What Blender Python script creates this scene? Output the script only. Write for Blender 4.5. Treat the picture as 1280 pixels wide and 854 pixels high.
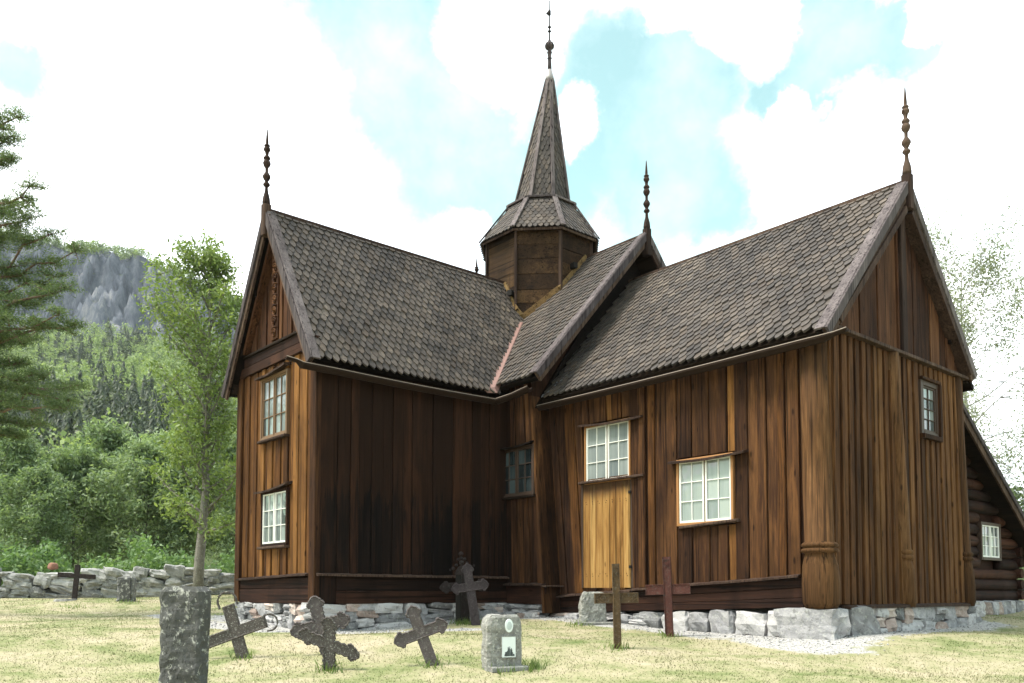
import bpy, math, random
import numpy as np
from mathutils import Vector, Matrix, noise

# ---------------------------------------------------------------- scene, camera, light
for o in list(bpy.data.objects):
    bpy.data.objects.remove(o)
SC = bpy.context.scene
COL = SC.collection
R = math.radians
CAM = np.array([14.503, -14.109, 1.58])
YAW, PIT, ROL = R(50.01), R(3.0), R(.074)
FPX, PPX, PPY = 1069.34, 612.78, 685.35          # focal length and principal point for a 1280 x 854 picture
FW = np.array([-math.sin(YAW) * math.cos(PIT), math.cos(YAW) * math.cos(PIT), math.sin(PIT)])
r0 = np.array([math.cos(YAW), math.sin(YAW), 0])
u0 = np.cross(r0, FW)
RT = r0 * math.cos(ROL) + u0 * math.sin(ROL)
UP = -r0 * math.sin(ROL) + u0 * math.cos(ROL)
cd = bpy.data.cameras.new('camera')
cam = bpy.data.objects.new('camera', cd)
COL.objects.link(cam)
cam.matrix_world = Matrix(((RT[0], UP[0], -FW[0], CAM[0]), (RT[1], UP[1], -FW[1], CAM[1]), (RT[2], UP[2], -FW[2], CAM[2]), (0, 0, 0, 1)))
cd.sensor_width = 36
cd.lens = FPX / 1280 * 36
cd.shift_x = (640 - PPX) / 1280
cd.shift_y = (PPY - 427) / 1280
cd.clip_start = .1
cd.clip_end = 6000
SC.camera = cam
SC.render.resolution_x, SC.render.resolution_y = 1024, 683
SC.view_settings.view_transform = 'Standard'
SC.view_settings.look = 'None'
SC.view_settings.exposure = 2.05
SC.view_settings.gamma = 1
SUN_AZ, SUN_EL = R(206), R(61)                    # compass direction the sun stands in (from +Y clockwise)
sd = bpy.data.lights.new('sun', 'SUN')
sd.energy = 1.6
sd.angle = R(14)
sd.color = (1, .94, .87)
sun = bpy.data.objects.new('sun', sd)
COL.objects.link(sun)
sv = Vector((math.sin(SUN_AZ) * math.cos(SUN_EL), math.cos(SUN_AZ) * math.cos(SUN_EL), math.sin(SUN_EL)))
sun.rotation_euler = sv.to_track_quat('Z', 'Y').to_euler()
sun.location = (0, -20, 40)


def ray(px, py):
    return FW + RT * (px - PPX) / FPX + UP * (PPY - py) / FPX


def on(px, py, ax, v):                            # the point of the plane x, y or z = v seen at a pixel of the photograph
    d = ray(px, py)
    return CAM + d * ((v - CAM[ax]) / d[ax])


def at(px, py, t):
    return CAM + ray(px, py) * t


def proj(P):
    d = np.asarray(P) - CAM
    t = d @ FW
    return np.stack([PPX + FPX * (d @ RT) / t, PPY - FPX * (d @ UP) / t], -1)


# ---------------------------------------------------------------- node helper
class NB:
    def __init__(s, tree):
        s.t = tree
        tree.nodes.clear()

    def n(s, typ, out=0, props=None, **ins):
        nd = s.t.nodes.new(typ)
        for k, v in (props or {}).items():
            setattr(nd, k, v)
        for k, v in ins.items():
            key = int(k[1:]) if k[0] == 'i' and k[1:].isdigit() else k.replace('_', ' ')
            sk = nd.inputs[key]
            if isinstance(v, bpy.types.NodeSocket):
                s.t.links.new(v, sk)
            else:
                if sk.type == 'RGBA' and len(v) == 3:
                    v = (*v, 1)
                sk.default_value = v
        return nd.outputs[out] if out is not None else nd

    def m(s, op, a, b=0., c=0., clamp=False):
        return s.n('ShaderNodeMath', props=dict(operation=op, use_clamp=clamp), i0=a, i1=b, i2=c)

    def vm(s, op, a, b=(0, 0, 0), out=0):
        return s.n('ShaderNodeVectorMath', out=out, props=dict(operation=op), i0=a, i1=b)

    def mix(s, f, a, b, blend='MIX'):
        nd = s.t.nodes.new('ShaderNodeMix')
        nd.data_type = 'RGBA'
        nd.blend_type = blend
        for i, v in ((0, f), (6, a), (7, b)):
            if isinstance(v, bpy.types.NodeSocket):
                s.t.links.new(v, nd.inputs[i])
            elif i == 0:
                nd.inputs[0].default_value = v
            else:
                nd.inputs[i].default_value = (*v[:3], 1)
        return nd.outputs[2]

    def ramp(s, f, stops, interp='LINEAR'):
        nd = s.t.nodes.new('ShaderNodeValToRGB')
        cr = nd.color_ramp
        cr.interpolation = interp
        while len(cr.elements) < len(stops):
            cr.elements.new(.5)
        for e, (p, c) in zip(cr.elements, stops):
            e.position = p
            e.color = (*c, 1) if len(c) == 3 else c
        s.t.links.new(f, nd.inputs[0])
        return nd.outputs[0]

    def sstep(s, v, lo, hi):
        return s.n('ShaderNodeMapRange', props=dict(interpolation_type='SMOOTHSTEP'), Value=v, From_Min=lo, From_Max=hi)

    def noise(s, vec, scale, detail=4, rough=.55, dist=0., out=0):
        return s.n('ShaderNodeTexNoise', out=out, Vector=vec, Scale=scale, Detail=detail, Roughness=rough, Distortion=dist)


# ---------------------------------------------------------------- world
W = bpy.data.worlds.new('World')
SC.world = W
W.use_nodes = True
b = NB(W.node_tree)
sky = b.n('ShaderNodeTexSky', props=dict(sky_type='NISHITA', sun_disc=False, sun_elevation=SUN_EL, sun_rotation=SUN_AZ, air_density=1.0, dust_density=1.5))
co = b.n('ShaderNodeTexCoord', out='Generated')
dn = b.vm('NORMALIZE', co)
wob = b.vm('SUBTRACT', b.noise(dn, 6, 10, .68, out=1), (.5, .5, .5))
dd = b.vm('NORMALIZE', b.vm('ADD', dn, b.vm('SCALE', wob)))
b.t.nodes[-1]
for nd in b.t.nodes:
    if nd.type == 'VECT_MATH' and nd.operation == 'SCALE':
        nd.inputs[3].default_value = .15


def cap(px, py, rad, soft=.5):                    # a round patch of sky, radius in pixels of the photograph
    d = ray(px, py)
    d = d / np.linalg.norm(d)
    dot = b.vm('DOT_PRODUCT', dd, tuple(d), out=1)
    a = rad / FPX * (1 / (1 + ((py - PPY) ** 2 + (px - PPX) ** 2) / FPX ** 2) ** .5)
    return b.sstep(dot, math.cos(a * (1 + soft)), math.cos(a * (1 - soft)))


def mx(lst):
    o = lst[0]
    for q in lst[1:]:
        o = b.m('MAXIMUM', o, q)
    return o


blue = mx([cap(460, 20, 115), cap(520, 110, 110), cap(565, 190, 100), cap(600, 255, 65), cap(680, 230, 90), cap(760, 160, 110), cap(840, 110, 90),
           cap(830, 240, 85), cap(880, 270, 50), cap(770, 80, 60), cap(960, 110, 45), cap(1030, 60, 60), cap(1000, 130, 35), cap(1120, 60, 55), cap(990, 5, 40), cap(1180, 30, 30), cap(600, 110, 60), cap(25, 70, 45)])
white = mx([cap(635, 20, 70), cap(715, 150, 30), cap(600, 300, 40), cap(860, 12, 40), cap(925, 40, 40), cap(1150, 35, 28), cap(1235, 40, 45), cap(980, 150, 30), cap(280, 150, 130), cap(390, 220, 60)])
infr = cap(640, 250, 900, .25)
free = b.sstep(b.noise(b.vm('MULTIPLY', dn, (1, 1, 1.8)), 2.6, 8, .6), .46, .56)
cl_in = b.m('MAXIMUM', b.m('SUBTRACT', 1., blue), b.m('MULTIPLY', white, .85))
cl = b.mix(infr, free, cl_in)
veil = b.m('MULTIPLY_ADD', b.noise(dn, 9, 6, .6), .62, -.25)
cl = b.m('MAXIMUM', cl, veil)
cshade = b.noise(b.vm('MULTIPLY', dn, (1, 1, 2)), 4.5, 6, .6)
ccol = b.ramp(cshade, [(.3, (.50, .56, .63)), (.5, (.66, .69, .72)), (.7, (.80, .80, .80))])
skyc = b.mix(1., b.vm('SCALE', sky), (1.08, 1.20, .74), 'MULTIPLY')
for nd in b.t.nodes:
    if nd.type == 'VECT_MATH' and nd.operation == 'SCALE' and nd.inputs[0].links[0].from_node.type == 'TEX_SKY':
        nd.inputs[3].default_value = .092
fin = b.mix(cl, skyc, ccol)
bg = b.n('ShaderNodeBackground', Color=b.vm('SCALE', fin), Strength=.1)
for nd in b.t.nodes:
    if nd.type == 'VECT_MATH' and nd.operation == 'SCALE' and nd.inputs[0].links[0].from_node.type == 'MIX' and nd.outputs[0].links[0].to_node.type == 'BACKGROUND':
        nd.inputs[3].default_value = 10.
b.n('ShaderNodeOutputWorld', out=None, Surface=bg)

# ---------------------------------------------------------------- materials


def material(name):
    m = bpy.data.materials.new(name)
    m.use_nodes = True
    return m, NB(m.node_tree)


def finish(m, b, col, rough=.8, bump=None, bs=.3, bd=.01, spec=.3, metal=0., extra=None):
    kw = dict(Base_Color=col, Roughness=rough, Metallic=metal, Specular_IOR_Level=spec)
    kw.update(extra or {})
    if bump is not None:
        kw['Normal'] = b.n('ShaderNodeBump', Height=bump, Strength=bs, Distance=bd)
    sh = b.n('ShaderNodeBsdfPrincipled', **kw)
    b.n('ShaderNodeOutputMaterial', out=None, Surface=sh)
    return m


def rnd(b):
    return b.m('FRACT', b.m('ADD', b.n('ShaderNodeNewGeometry', out='Random Per Island'), b.n('ShaderNodeObjectInfo', out='Random')))


def wood(name, dark, mid, light, axis=2, tar=.5, knots=True, rough=.72, var=.5, tarline=None):
    m, b = material(name)
    r = rnd(b)
    tc = b.n('ShaderNodeTexCoord', out='Object')
    off = b.n('ShaderNodeCombineXYZ', X=b.m('MULTIPLY', r, 37.), Y=b.m('MULTIPLY', r, 91.), Z=b.m('MULTIPLY', r, 53.))
    v = b.vm('ADD', tc, off)

    def st(g, l):
        s = [g, g, g]
        s[axis] = l
        return b.vm('MULTIPLY', v, tuple(s))
    n1 = b.noise(st(8, .8), 1, 6, .66, .8)
    n2 = b.noise(st(48, 1.6), 1, 4, .6)
    pos = b.n('ShaderNodeNewGeometry', out='Position')
    n3 = b.noise(b.vm('MULTIPLY', pos, (1.6, 1.6, .45)), 1, 5, .6, .5)
    f = b.m('ADD', b.m('MULTIPLY', n1, .7), b.m('ADD', b.m('MULTIPLY', n2, .42), -.06))
    f = b.m('ADD', f, b.m('MULTIPLY', b.m('SUBTRACT', r, .5), .28 * var * 2))
    col = b.ramp(f, [(.32, dark), (.5, mid), (.68, light)])
    tm = b.sstep(b.m('ADD', n3, b.m('MULTIPLY', b.m('SUBTRACT', n1, .5), .5)), .46, .66)
    col = b.mix(b.m('MULTIPLY', tm, tar), col, tuple(c * .55 for c in dark))
    hgt = n2
    if knots:
        s = [5.5, 5.5, 5.5]
        s[axis] = 1.9
        vo = b.n('ShaderNodeTexVoronoi', out='Distance', Vector=b.vm('MULTIPLY', v, tuple(s)), Scale=1.)
        kn = b.m('SUBTRACT', 1., b.sstep(vo, .05, .15))
        col = b.mix(b.m('MULTIPLY', kn, .75), col, tuple(c * .4 for c in dark))
        crack = b.m('SUBTRACT', 1., b.sstep(b.noise(st(26, .35), 1, 3, .5), .35, .41))
        col = b.mix(b.m('MULTIPLY', crack, .7), col, tuple(c * .3 for c in dark))
        hgt = b.m('SUBTRACT', n2, b.m('MULTIPLY', crack, .8))
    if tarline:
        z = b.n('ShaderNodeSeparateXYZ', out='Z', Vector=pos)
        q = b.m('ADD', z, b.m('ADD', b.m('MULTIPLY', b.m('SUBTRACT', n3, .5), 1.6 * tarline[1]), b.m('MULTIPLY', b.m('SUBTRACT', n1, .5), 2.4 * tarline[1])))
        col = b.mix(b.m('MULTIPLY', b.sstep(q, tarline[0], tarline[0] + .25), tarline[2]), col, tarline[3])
    return finish(m, b, col, b.m('MULTIPLY_ADD', n2, .2, rough), hgt, .55, .008, .10)


M = {}
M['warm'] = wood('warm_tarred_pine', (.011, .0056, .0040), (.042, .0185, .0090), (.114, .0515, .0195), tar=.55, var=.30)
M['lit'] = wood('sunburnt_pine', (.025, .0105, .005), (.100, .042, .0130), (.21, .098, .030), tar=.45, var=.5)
M['warm_h'] = wood('warm_tarred_beam', (.010, .0058, .0048), (.026, .0120, .0085), (.058, .026, .016), axis=0, tar=.6)
M['warm_y'] = wood('warm_tarred_beam_side', (.008, .0048, .004), (.017, .0085, .006), (.036, .016, .010), axis=1, tar=.7)
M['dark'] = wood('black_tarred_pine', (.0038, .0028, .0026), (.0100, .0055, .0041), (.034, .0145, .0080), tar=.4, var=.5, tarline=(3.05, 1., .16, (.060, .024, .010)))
M['olive'] = wood('ochre_tarred_pine', (.021, .0095, .0048), (.082, .0365, .0140), (.175, .086, .033), tar=.5, var=.3)
M['gable'] = wood('brown_gable_pine', (.018, .0078, .0050), (.062, .026, .0125), (.125, .058, .027), tar=.4)
M['door'] = wood('new_pine', (.15, .070, .020), (.29, .155, .050), (.40, .245, .090), tar=.12, rough=.6, tarline=(3.27, .12, .85, (.030, .014, .010)))  # turns dark brown above a ragged line near the door's top
M['post'] = wood('post_pine', (.030, .0145, .0065), (.098, .0480, .0195), (.18, .094, .040), tar=.45)
M['log'] = wood('brown_log', (.009, .005, .0042), (.030, .0125, .0085), (.066, .028, .017), axis=1, tar=.5)
M['greyx'] = wood('grey_board_x', (.034, .028, .030), (.080, .068, .070), (.16, .14, .14), axis=0, tar=.3)
M['grey'] = wood('grey_board', (.032, .026, .028), (.078, .064, .066), (.16, .135, .135), axis=2, tar=.3)
M['brownb'] = wood('brown_board', (.022, .0135, .011), (.054, .033, .025), (.115, .077, .057), axis=2, tar=.35)
M['tower'] = wood('tower_board', (.011, .0068, .0050), (.036, .0195, .0105), (.085, .048, .022), axis=0, tar=.6)
M['flash'] = wood('yellow_board', (.075, .043, .018), (.135, .082, .034), (.20, .13, .06), axis=0, tar=.1)
M['soffit'] = wood('soffit_board', (.005, .0036, .003), (.011, .007, .0055), (.025, .016, .011), axis=0, tar=.4)


def shingle_mat():
    m, b = material('weathered_shingle')
    r = rnd(b)
    r2 = b.m('FRACT', b.m('MULTIPLY', r, 17.3))
    tc = b.n('ShaderNodeNewGeometry', out='Position')
    n = b.noise(tc, 22, 5, .65)
    big = b.noise(tc, .9, 4, .6)
    f = b.m('ADD', b.m('MULTIPLY_ADD', r, .27, .06), b.m('ADD', b.m('MULTIPLY', n, .60), b.m('MULTIPLY', b.m('SUBTRACT', big, .5), .7)))
    col = b.ramp(f, [(.15, (.018, .0155, .015)), (.42, (.048, .0405, .037)), (.66, (.090, .073, .062)), (.9, (.21, .165, .125))])
    col = b.mix(b.m('MULTIPLY', b.sstep(r2, .6, 1.), .35), col, (.070, .048, .032))
    return finish(m, b, col, .7, n, .5, .006, .2)


M['shingle'] = shingle_mat()


def stone_mat(name, c0, c1, c2, lichen=.4, sc=6., tone=.5):
    m, b = material(name)
    r = rnd(b)
    tc = b.n('ShaderNodeNewGeometry', out='Position')
    n = b.noise(tc, sc, 8, .65, .3)
    n2 = b.noise(tc, sc * 6, 6, .6)
    f = b.m('ADD', b.m('MULTIPLY', n, .7), b.m('MULTIPLY', r, tone))
    col = b.ramp(f, [(.3, c0), (.58, c1), (.85, c2)])
    li = b.sstep(b.noise(tc, sc * 2.3, 6, .7, .4), .54, .62)
    col = b.mix(b.m('MULTIPLY', li, lichen), col, (.50, .50, .45))
    dk = b.sstep(b.noise(b.vm('ADD', tc, (9, 3, 1)), sc * 1.7, 7, .7), .56, .64)
    col = b.mix(b.m('MULTIPLY', dk, .45), col, (.06, .06, .055))
    return finish(m, b, col, .85, b.m('ADD', n, b.m('MULTIPLY', n2, .5)), .7, .03, .25)


M['stone'] = stone_mat('foundation_stone', (.10, .10, .10), (.22, .216, .226), (.40, .385, .39), .3, tone=.65)
M['stonep'] = stone_mat('pink_stone', (.20, .15, .13), (.34, .26, .23), (.50, .42, .38), .3)
M['wallstone'] = stone_mat('field_stone', (.11, .11, .11), (.22, .22, .215), (.36, .355, .35), .45)
M['slate'] = stone_mat('lichened_slate', (.060, .060, .058), (.095, .097, .094), (.15, .15, .142), .5, 6., .1)
M['lstone'] = stone_mat('lichened_granite', (.16, .155, .145), (.30, .295, .275), (.45, .44, .42), .6, 12., .1)
M['ironc'] = stone_mat('rusty_cast_iron', (.060, .050, .050), (.105, .086, .086), (.16, .13, .125), .2, 14., .15)
M['ironl'] = stone_mat('lichened_cast_iron', (.055, .046, .042), (.092, .078, .072), (.14, .12, .11), .4, 22., .15)
M['ironm'] = stone_mat('mauve_cast_iron', (.030, .023, .026), (.052, .040, .044), (.085, .066, .070), .05, 14., .15)
M['irond'] = stone_mat('dark_iron', (.012, .009, .009), (.026, .017, .016), (.05, .028, .024), .02, 14., .2)
M['ironr'] = stone_mat('red_rusty_iron', (.035, .013, .011), (.075, .026, .02), (.12, .045, .03), .05, 14., .2)
M['ironb'] = stone_mat('brown_rusty_iron', (.045, .028, .015), (.10, .062, .03), (.16, .10, .05), .1, 14., .2)


def plain(name, c, rough=.6, metal=0., nz=.25, spec=.4, extra=None):
    m, b = material(name)
    tc = b.n('ShaderNodeNewGeometry', out='Position')
    n = b.noise(tc, 18, 5, .6)
    col = b.mix(b.m('MULTIPLY', n, nz * 1.6), c, tuple(x * .45 for x in c))
    return finish(m, b, col, rough, n, .2, .004, spec, metal, extra)


M['white'] = plain('old_white_paint', (.74, .74, .70), .5, nz=.12)
M['brownframe'] = plain('brown_window_frame', (.16, .09, .045), .6)
M['sashd'] = plain('dark_sash', (.05, .028, .018), .6)
M['orangef'] = plain('oiled_frame', (.34, .16, .055), .6)
M['pink'] = plain('copper_flashing', (.30, .17, .145), .5, .3, nz=.5)
M['metal'] = plain('zinc_edge', (.26, .21, .17), .6, .1)
M['gutter'] = plain('dark_gutter_wood', (.022, .013, .009), .8, spec=.1)
M['black'] = plain('black_iron', (.014, .012, .011), .7, spec=.15)
M['plaque'] = plain('white_enamel', (.72, .76, .76), .25, nz=.05)
M['worn'] = plain('worn_black_print', (.10, .12, .12), .5)
M['porcelain'] = plain('porcelain_portrait', (.45, .50, .50), .25, nz=.1)


def glass(name, c, lo):
    m, b = material(name)
    tc = b.n('ShaderNodeNewGeometry', out='Position')
    n = b.noise(b.vm('MULTIPLY', tc, (9, 9, .7)), 1.6, 4)
    r = b.n('ShaderNodeObjectInfo', out='Random')
    f = b.m('ADD', b.m('MULTIPLY', n, .6), b.m('MULTIPLY', r, .5))
    col = b.ramp(f, [(.3, lo), (.72, c)])
    w = b.noise(tc, 2.2, 2)
    return finish(m, b, col, .06, w, .25, .05, .9)


M['glassl'] = glass('curtained_glass', (.26, .29, .28), (.14, .165, .17))
M['glassm'] = glass('half_curtained_glass', (.22, .25, .25), (.015, .022, .025))
M['glassd'] = glass('dark_glass', (.06, .08, .085), (.008, .012, .014))


def leaf_mat(name, c0, c1, c2, big=.35):
    m, b = material(name)
    r = b.n('ShaderNodeNewGeometry', out='Random Per Island')
    orr = b.n('ShaderNodeObjectInfo', out='Random')
    pos = b.n('ShaderNodeNewGeometry', out='Position')
    n = b.noise(pos, big, 3, .6)
    f = b.m('ADD', b.m('MULTIPLY', r, .55), b.m('ADD', b.m('MULTIPLY', n, .5), b.m('MULTIPLY', b.m('SUBTRACT', orr, .5), .25)))
    col = b.ramp(f, [(.2, c0), (.5, c1), (.85, c2)])
    d = b.n('ShaderNodeBsdfPrincipled', Base_Color=col, Roughness=.55, Specular_IOR_Level=.3)
    t = b.n('ShaderNodeBsdfTranslucent', Color=b.mix(1., col, (1.25, 1.3, .7), 'MULTIPLY'))
    mixn = b.n('ShaderNodeMixShader', i0=.38, i1=d, i2=t)
    b.n('ShaderNodeOutputMaterial', out=None, Surface=mixn)
    return m


M['leaf'] = leaf_mat('elm_leaf', (.070, .110, .028), (.135, .195, .055), (.23, .29, .11))
M['willow'] = leaf_mat('willow_leaf', (.085, .130, .062), (.165, .230, .118), (.29, .36, .21))
M['hedge'] = leaf_mat('bush_leaf', (.055, .105, .036), (.105, .180, .066), (.20, .29, .14))
M['pine'] = leaf_mat('pine_needle', (.045, .080, .034), (.095, .140, .058), (.17, .215, .10))
M['birch'] = leaf_mat('birch_leaf', (.11, .13, .08), (.17, .20, .13), (.26, .28, .20))
M['farleaf'] = leaf_mat('hillside_leaf', (.095, .145, .062), (.20, .265, .110), (.33, .40, .18), .02)
M['farcon'] = leaf_mat('hillside_needle', (.034, .052, .032), (.060, .082, .048), (.10, .115, .068), .03)
M['bark'] = stone_mat('grey_bark', (.10, .09, .075), (.20, .185, .16), (.32, .30, .27), .3, 8., .2)
M['pbark'] = stone_mat('pine_bark', (.09, .06, .045), (.18, .12, .085), (.27, .19, .14), .1, 8., .2)


def ground_color(b, pos):
    n1 = b.noise(b.vm('MULTIPLY', pos, (1, 1, .3)), .75, 6, .68, .6)
    n2 = b.noise(pos, 2.6, 6, .7, .2)
    n3 = b.noise(pos, 30, 4, .7)
    f = b.m('ADD', b.m('MULTIPLY', n1, .55), b.m('ADD', b.m('MULTIPLY', n2, .3), b.m('MULTIPLY', n3, .15)))
    return b.ramp(f, [(.36, (.105, .140, .050)), (.44, (.190, .205, .096)), (.51, (.285, .265, .160)), (.60, (.36, .312, .222))]), n2, n3


def ground_mat():
    m, b = material('churchyard_ground')
    pos = b.n('ShaderNodeNewGeometry', out='Position')
    col, n2, n3 = ground_color(b, pos)
    g = b.n('ShaderNodeAttribute', out='Fac', props=dict(attribute_name='gravel'))
    gm = b.sstep(b.m('ADD', g, b.m('MULTIPLY', b.m('SUBTRACT', n2, .5), 1.1)), .42, .6)
    gv = b.n('ShaderNodeTexVoronoi', out='Distance', Vector=pos, Scale=38.)
    gc = b.ramp(b.m('ADD', gv, b.m('MULTIPLY', b.m('SUBTRACT', n3, .5), .6)), [(.1, (.52, .51, .50)), (.5, (.38, .37, .36)), (.8, (.20, .19, .18))])
    col = b.mix(gm, col, gc)
    return finish(m, b, col, .95, b.m('ADD', n3, b.m('MULTIPLY', gv, gm)), .6, .03, .1)


def blade_mat():
    m, b = material('grass_blade')
    pos = b.n('ShaderNodeNewGeometry', out='Position')
    col, n2, n3 = ground_color(b, pos)
    r = b.n('ShaderNodeNewGeometry', out='Random Per Island')
    col = b.mix(b.m('MULTIPLY', r, .3), col, (.17, .21, .08))
    d = b.n('ShaderNodeBsdfPrincipled', Base_Color=col, Roughness=.7, Specular_IOR_Level=.15)
    t = b.n('ShaderNodeBsdfTranslucent', Color=col)
    b.n('ShaderNodeOutputMaterial', out=None, Surface=b.n('ShaderNodeMixShader', i0=.3, i1=d, i2=t))
    return m


M['ground'] = ground_mat()
M['blade'] = blade_mat()


def hill_mat():
    m, b = material('forest_hillside')
    pos = b.n('ShaderNodeNewGeometry', out='Position')
    nz = b.n('ShaderNodeSeparateXYZ', out='Z', Vector=b.n('ShaderNodeNewGeometry', out='True Normal'))
    n = b.noise(b.vm('MULTIPLY', pos, (.05, .05, .018)), 1, 8, .65, .5)
    n2 = b.noise(b.vm('MULTIPLY', pos, (.30, .30, .10)), 1, 10, .78, .6)
    rock = b.ramp(b.m('MULTIPLY_ADD', n, .5, b.m('MULTIPLY', n2, .5)), [(.38, (.022, .028, .040)), (.46, (.060, .070, .092)), (.53, (.105, .115, .140)), (.62, (.24, .235, .23))])
    veg = b.ramp(n2, [(.35, (.045, .065, .028)), (.6, (.10, .13, .05))])
    f = b.sstep(b.m('ADD', nz, b.m('MULTIPLY', b.m('SUBTRACT', n2, .5), .8)), .62, .8)
    return finish(m, b, b.mix(f, rock, veg), .9, n2, .8, 1.5, .1)


M['hill'] = hill_mat()

# ---------------------------------------------------------------- object helpers
WLOC = {}


def tag(o, label=None, cat=None, group=None, kind=None):
    for k, v in (('label', label), ('category', cat), ('group', group), ('kind', kind)):
        if v:
            o[k] = v
    return o


def empty(name, loc, label=None, cat=None, group=None, parent=None, rot=None):
    o = bpy.data.objects.new(name, None)
    COL.objects.link(o)
    o.empty_display_size = .3
    loc = Vector([float(q) for q in loc])
    if parent is not None:
        o.parent = parent
        o.location = loc - WLOC[parent.name]
    else:
        o.location = loc
    if rot:
        o.rotation_euler = rot
    WLOC[o.name] = loc
    return tag(o, label, cat, group)


def link(name, me, parent, loc):
    o = bpy.data.objects.new(name, me)
    COL.objects.link(o)
    loc = Vector([float(q) for q in loc])
    if parent is not None:
        o.parent = parent
        o.location = loc - WLOC[parent.name]
    else:
        o.location = loc
    WLOC[o.name] = loc
    return o


def mesh(name, V, F, mat, parent=None, origin=None, smooth=False, local=False):
    """one mesh object from world coordinates; local=True: coordinates are the parent's own"""
    V = np.asarray(V, float)
    me = bpy.data.meshes.new(name)
    if local:
        org = np.zeros(3) if origin is None else np.asarray(origin, float)
        me.from_pydata((V - org).tolist(), [], [tuple(int(i) for i in f) for f in F])
        o = bpy.data.objects.new(name, me)
        COL.objects.link(o)
        o.parent = parent
        o.location = Vector(org.tolist())
        WLOC[o.name] = o.location.copy()
    else:
        org = V.mean(0) if origin is None else np.asarray(origin, float)
        me.from_pydata((V - org).tolist(), [], [tuple(int(i) for i in f) for f in F])
        o = link(name, me, parent, org)
    me.materials.append(mat)
    if smooth:
        me.shade_smooth()
    return o


def quick_mesh(name, V, F, mat, smooth=False):
    """mesh data from numpy arrays with faces all of one size"""
    V = np.ascontiguousarray(V, np.float32)
    F = np.ascontiguousarray(F, np.int32)
    me = bpy.data.meshes.new(name)
    k = F.shape[1]
    me.vertices.add(len(V))
    me.vertices.foreach_set('co', V.ravel())
    me.loops.add(F.size)
    me.loops.foreach_set('vertex_index', F.ravel())
    me.polygons.add(len(F))
    me.polygons.foreach_set('loop_start', np.arange(0, F.size, k, dtype=np.int32))
    me.polygons.foreach_set('loop_total', np.full(len(F), k, np.int32))
    me.update(calc_edges=True)
    me.materials.append(mat)
    if smooth:
        me.shade_smooth()
    return me


def beam_vf(p0, p1, w, h, up=(0, 0, 1), ch=.006, e=0.):
    """box along p0-p1, w across, h along up, long edges chamfered"""
    p0 = np.asarray(p0, float)
    p1 = np.asarray(p1, float)
    d = (p1 - p0) / np.linalg.norm(p1 - p0)
    p0 = p0 - d * e
    p1 = p1 + d * e
    s = np.cross(d, up)
    s /= np.linalg.norm(s)
    u = np.cross(s, d)
    a, c = w / 2, h / 2
    ch = min(ch, a * .4, c * .4)
    ring = [(-a + ch, -c), (a - ch, -c), (a, -c + ch), (a, c - ch), (a - ch, c), (-a + ch, c), (-a, c - ch), (-a, -c + ch)]
    V = [p + s * x + u * y for p in (p0, p1) for x, y in ring]
    F = [tuple(range(7, -1, -1)), tuple(range(8, 16))] + [(i, (i + 1) % 8, 8 + (i + 1) % 8, 8 + i) for i in range(8)]
    return V, F


def beam(name, p0, p1, w, h, mat, parent, up=(0, 0, 1), ch=.006, e=0., local=False):
    V, F = beam_vf(p0, p1, w, h, up, ch, e)
    return mesh(name, V, F, mat, parent, local=local)


def join(parts):
    V, F = [], []
    for v, f in parts:
        n = len(V)
        V += [tuple(q) for q in v]
        F += [tuple(i + n for i in g) for g in f]
    return V, F


def tube_vf(pts, rad, k=6):
    pts = [np.asarray(p, float) for p in pts]
    V, F = [], []
    for i, p in enumerate(pts):
        d = pts[min(i + 1, len(pts) - 1)] - pts[max(i - 1, 0)]
        d = d / (np.linalg.norm(d) + 1e-9)
        a = np.cross(d, (0, 0, 1) if abs(d[2]) < .9 else (1, 0, 0))
        a /= np.linalg.norm(a)
        c = np.cross(d, a)
        for j in range(k):
            t = 2 * math.pi * j / k
            V.append(p + (a * math.cos(t) + c * math.sin(t)) * rad[i])
    for i in range(len(pts) - 1):
        for j in range(k):
            F.append((i * k + j, i * k + (j + 1) % k, (i + 1) * k + (j + 1) % k, (i + 1) * k + j))
    F.append(tuple(range(k - 1, -1, -1)))
    F.append(tuple((len(pts) - 1) * k + j for j in range(k)))
    return V, F


def lathe(name, prof, p0, p1, mat, parent, k=12, local=False, sq=0.):
    """profile of (radius, 0..1 along p0-p1)"""
    p0 = np.asarray(p0, float)
    p1 = np.asarray(p1, float)
    V, F = [], []
    d = p1 - p0
    a = np.array([1., 0, 0])
    c = np.array([0, 1., 0])
    for r, t in prof:
        for j in range(k):
            q = 2 * math.pi * (j + .5) / k
            V.append(p0 + d * t + (a * math.cos(q) + c * math.sin(q)) * r)
    n = len(prof)
    for i in range(n - 1):
        for j in range(k):
            F.append((i * k + j, i * k + (j + 1) % k, (i + 1) * k + (j + 1) % k, (i + 1) * k + j))
    F.append(tuple(range(k - 1, -1, -1)))
    F.append(tuple((n - 1) * k + j for j in range(k)))
    return mesh(name, V, F, mat, parent, smooth=True, local=local)


def inset(poly, ch):
    n = len(poly)
    P = np.asarray(poly, float)
    area = sum(P[i][0] * P[(i + 1) % n][1] - P[(i + 1) % n][0] * P[i][1] for i in range(n))
    sg = 1 if area > 0 else -1
    out = []
    for i in range(n):
        e0 = P[i] - P[i - 1]
        e1 = P[(i + 1) % n] - P[i]
        n0 = np.array([-e0[1], e0[0]]) / (np.linalg.norm(e0) + 1e-9) * sg
        n1 = np.array([-e1[1], e1[0]]) / (np.linalg.norm(e1) + 1e-9) * sg
        q = (n0 + n1)
        q = q / max(q @ q, .5) * 2
        out.append(P[i] + q * ch)
    return out, sg


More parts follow.
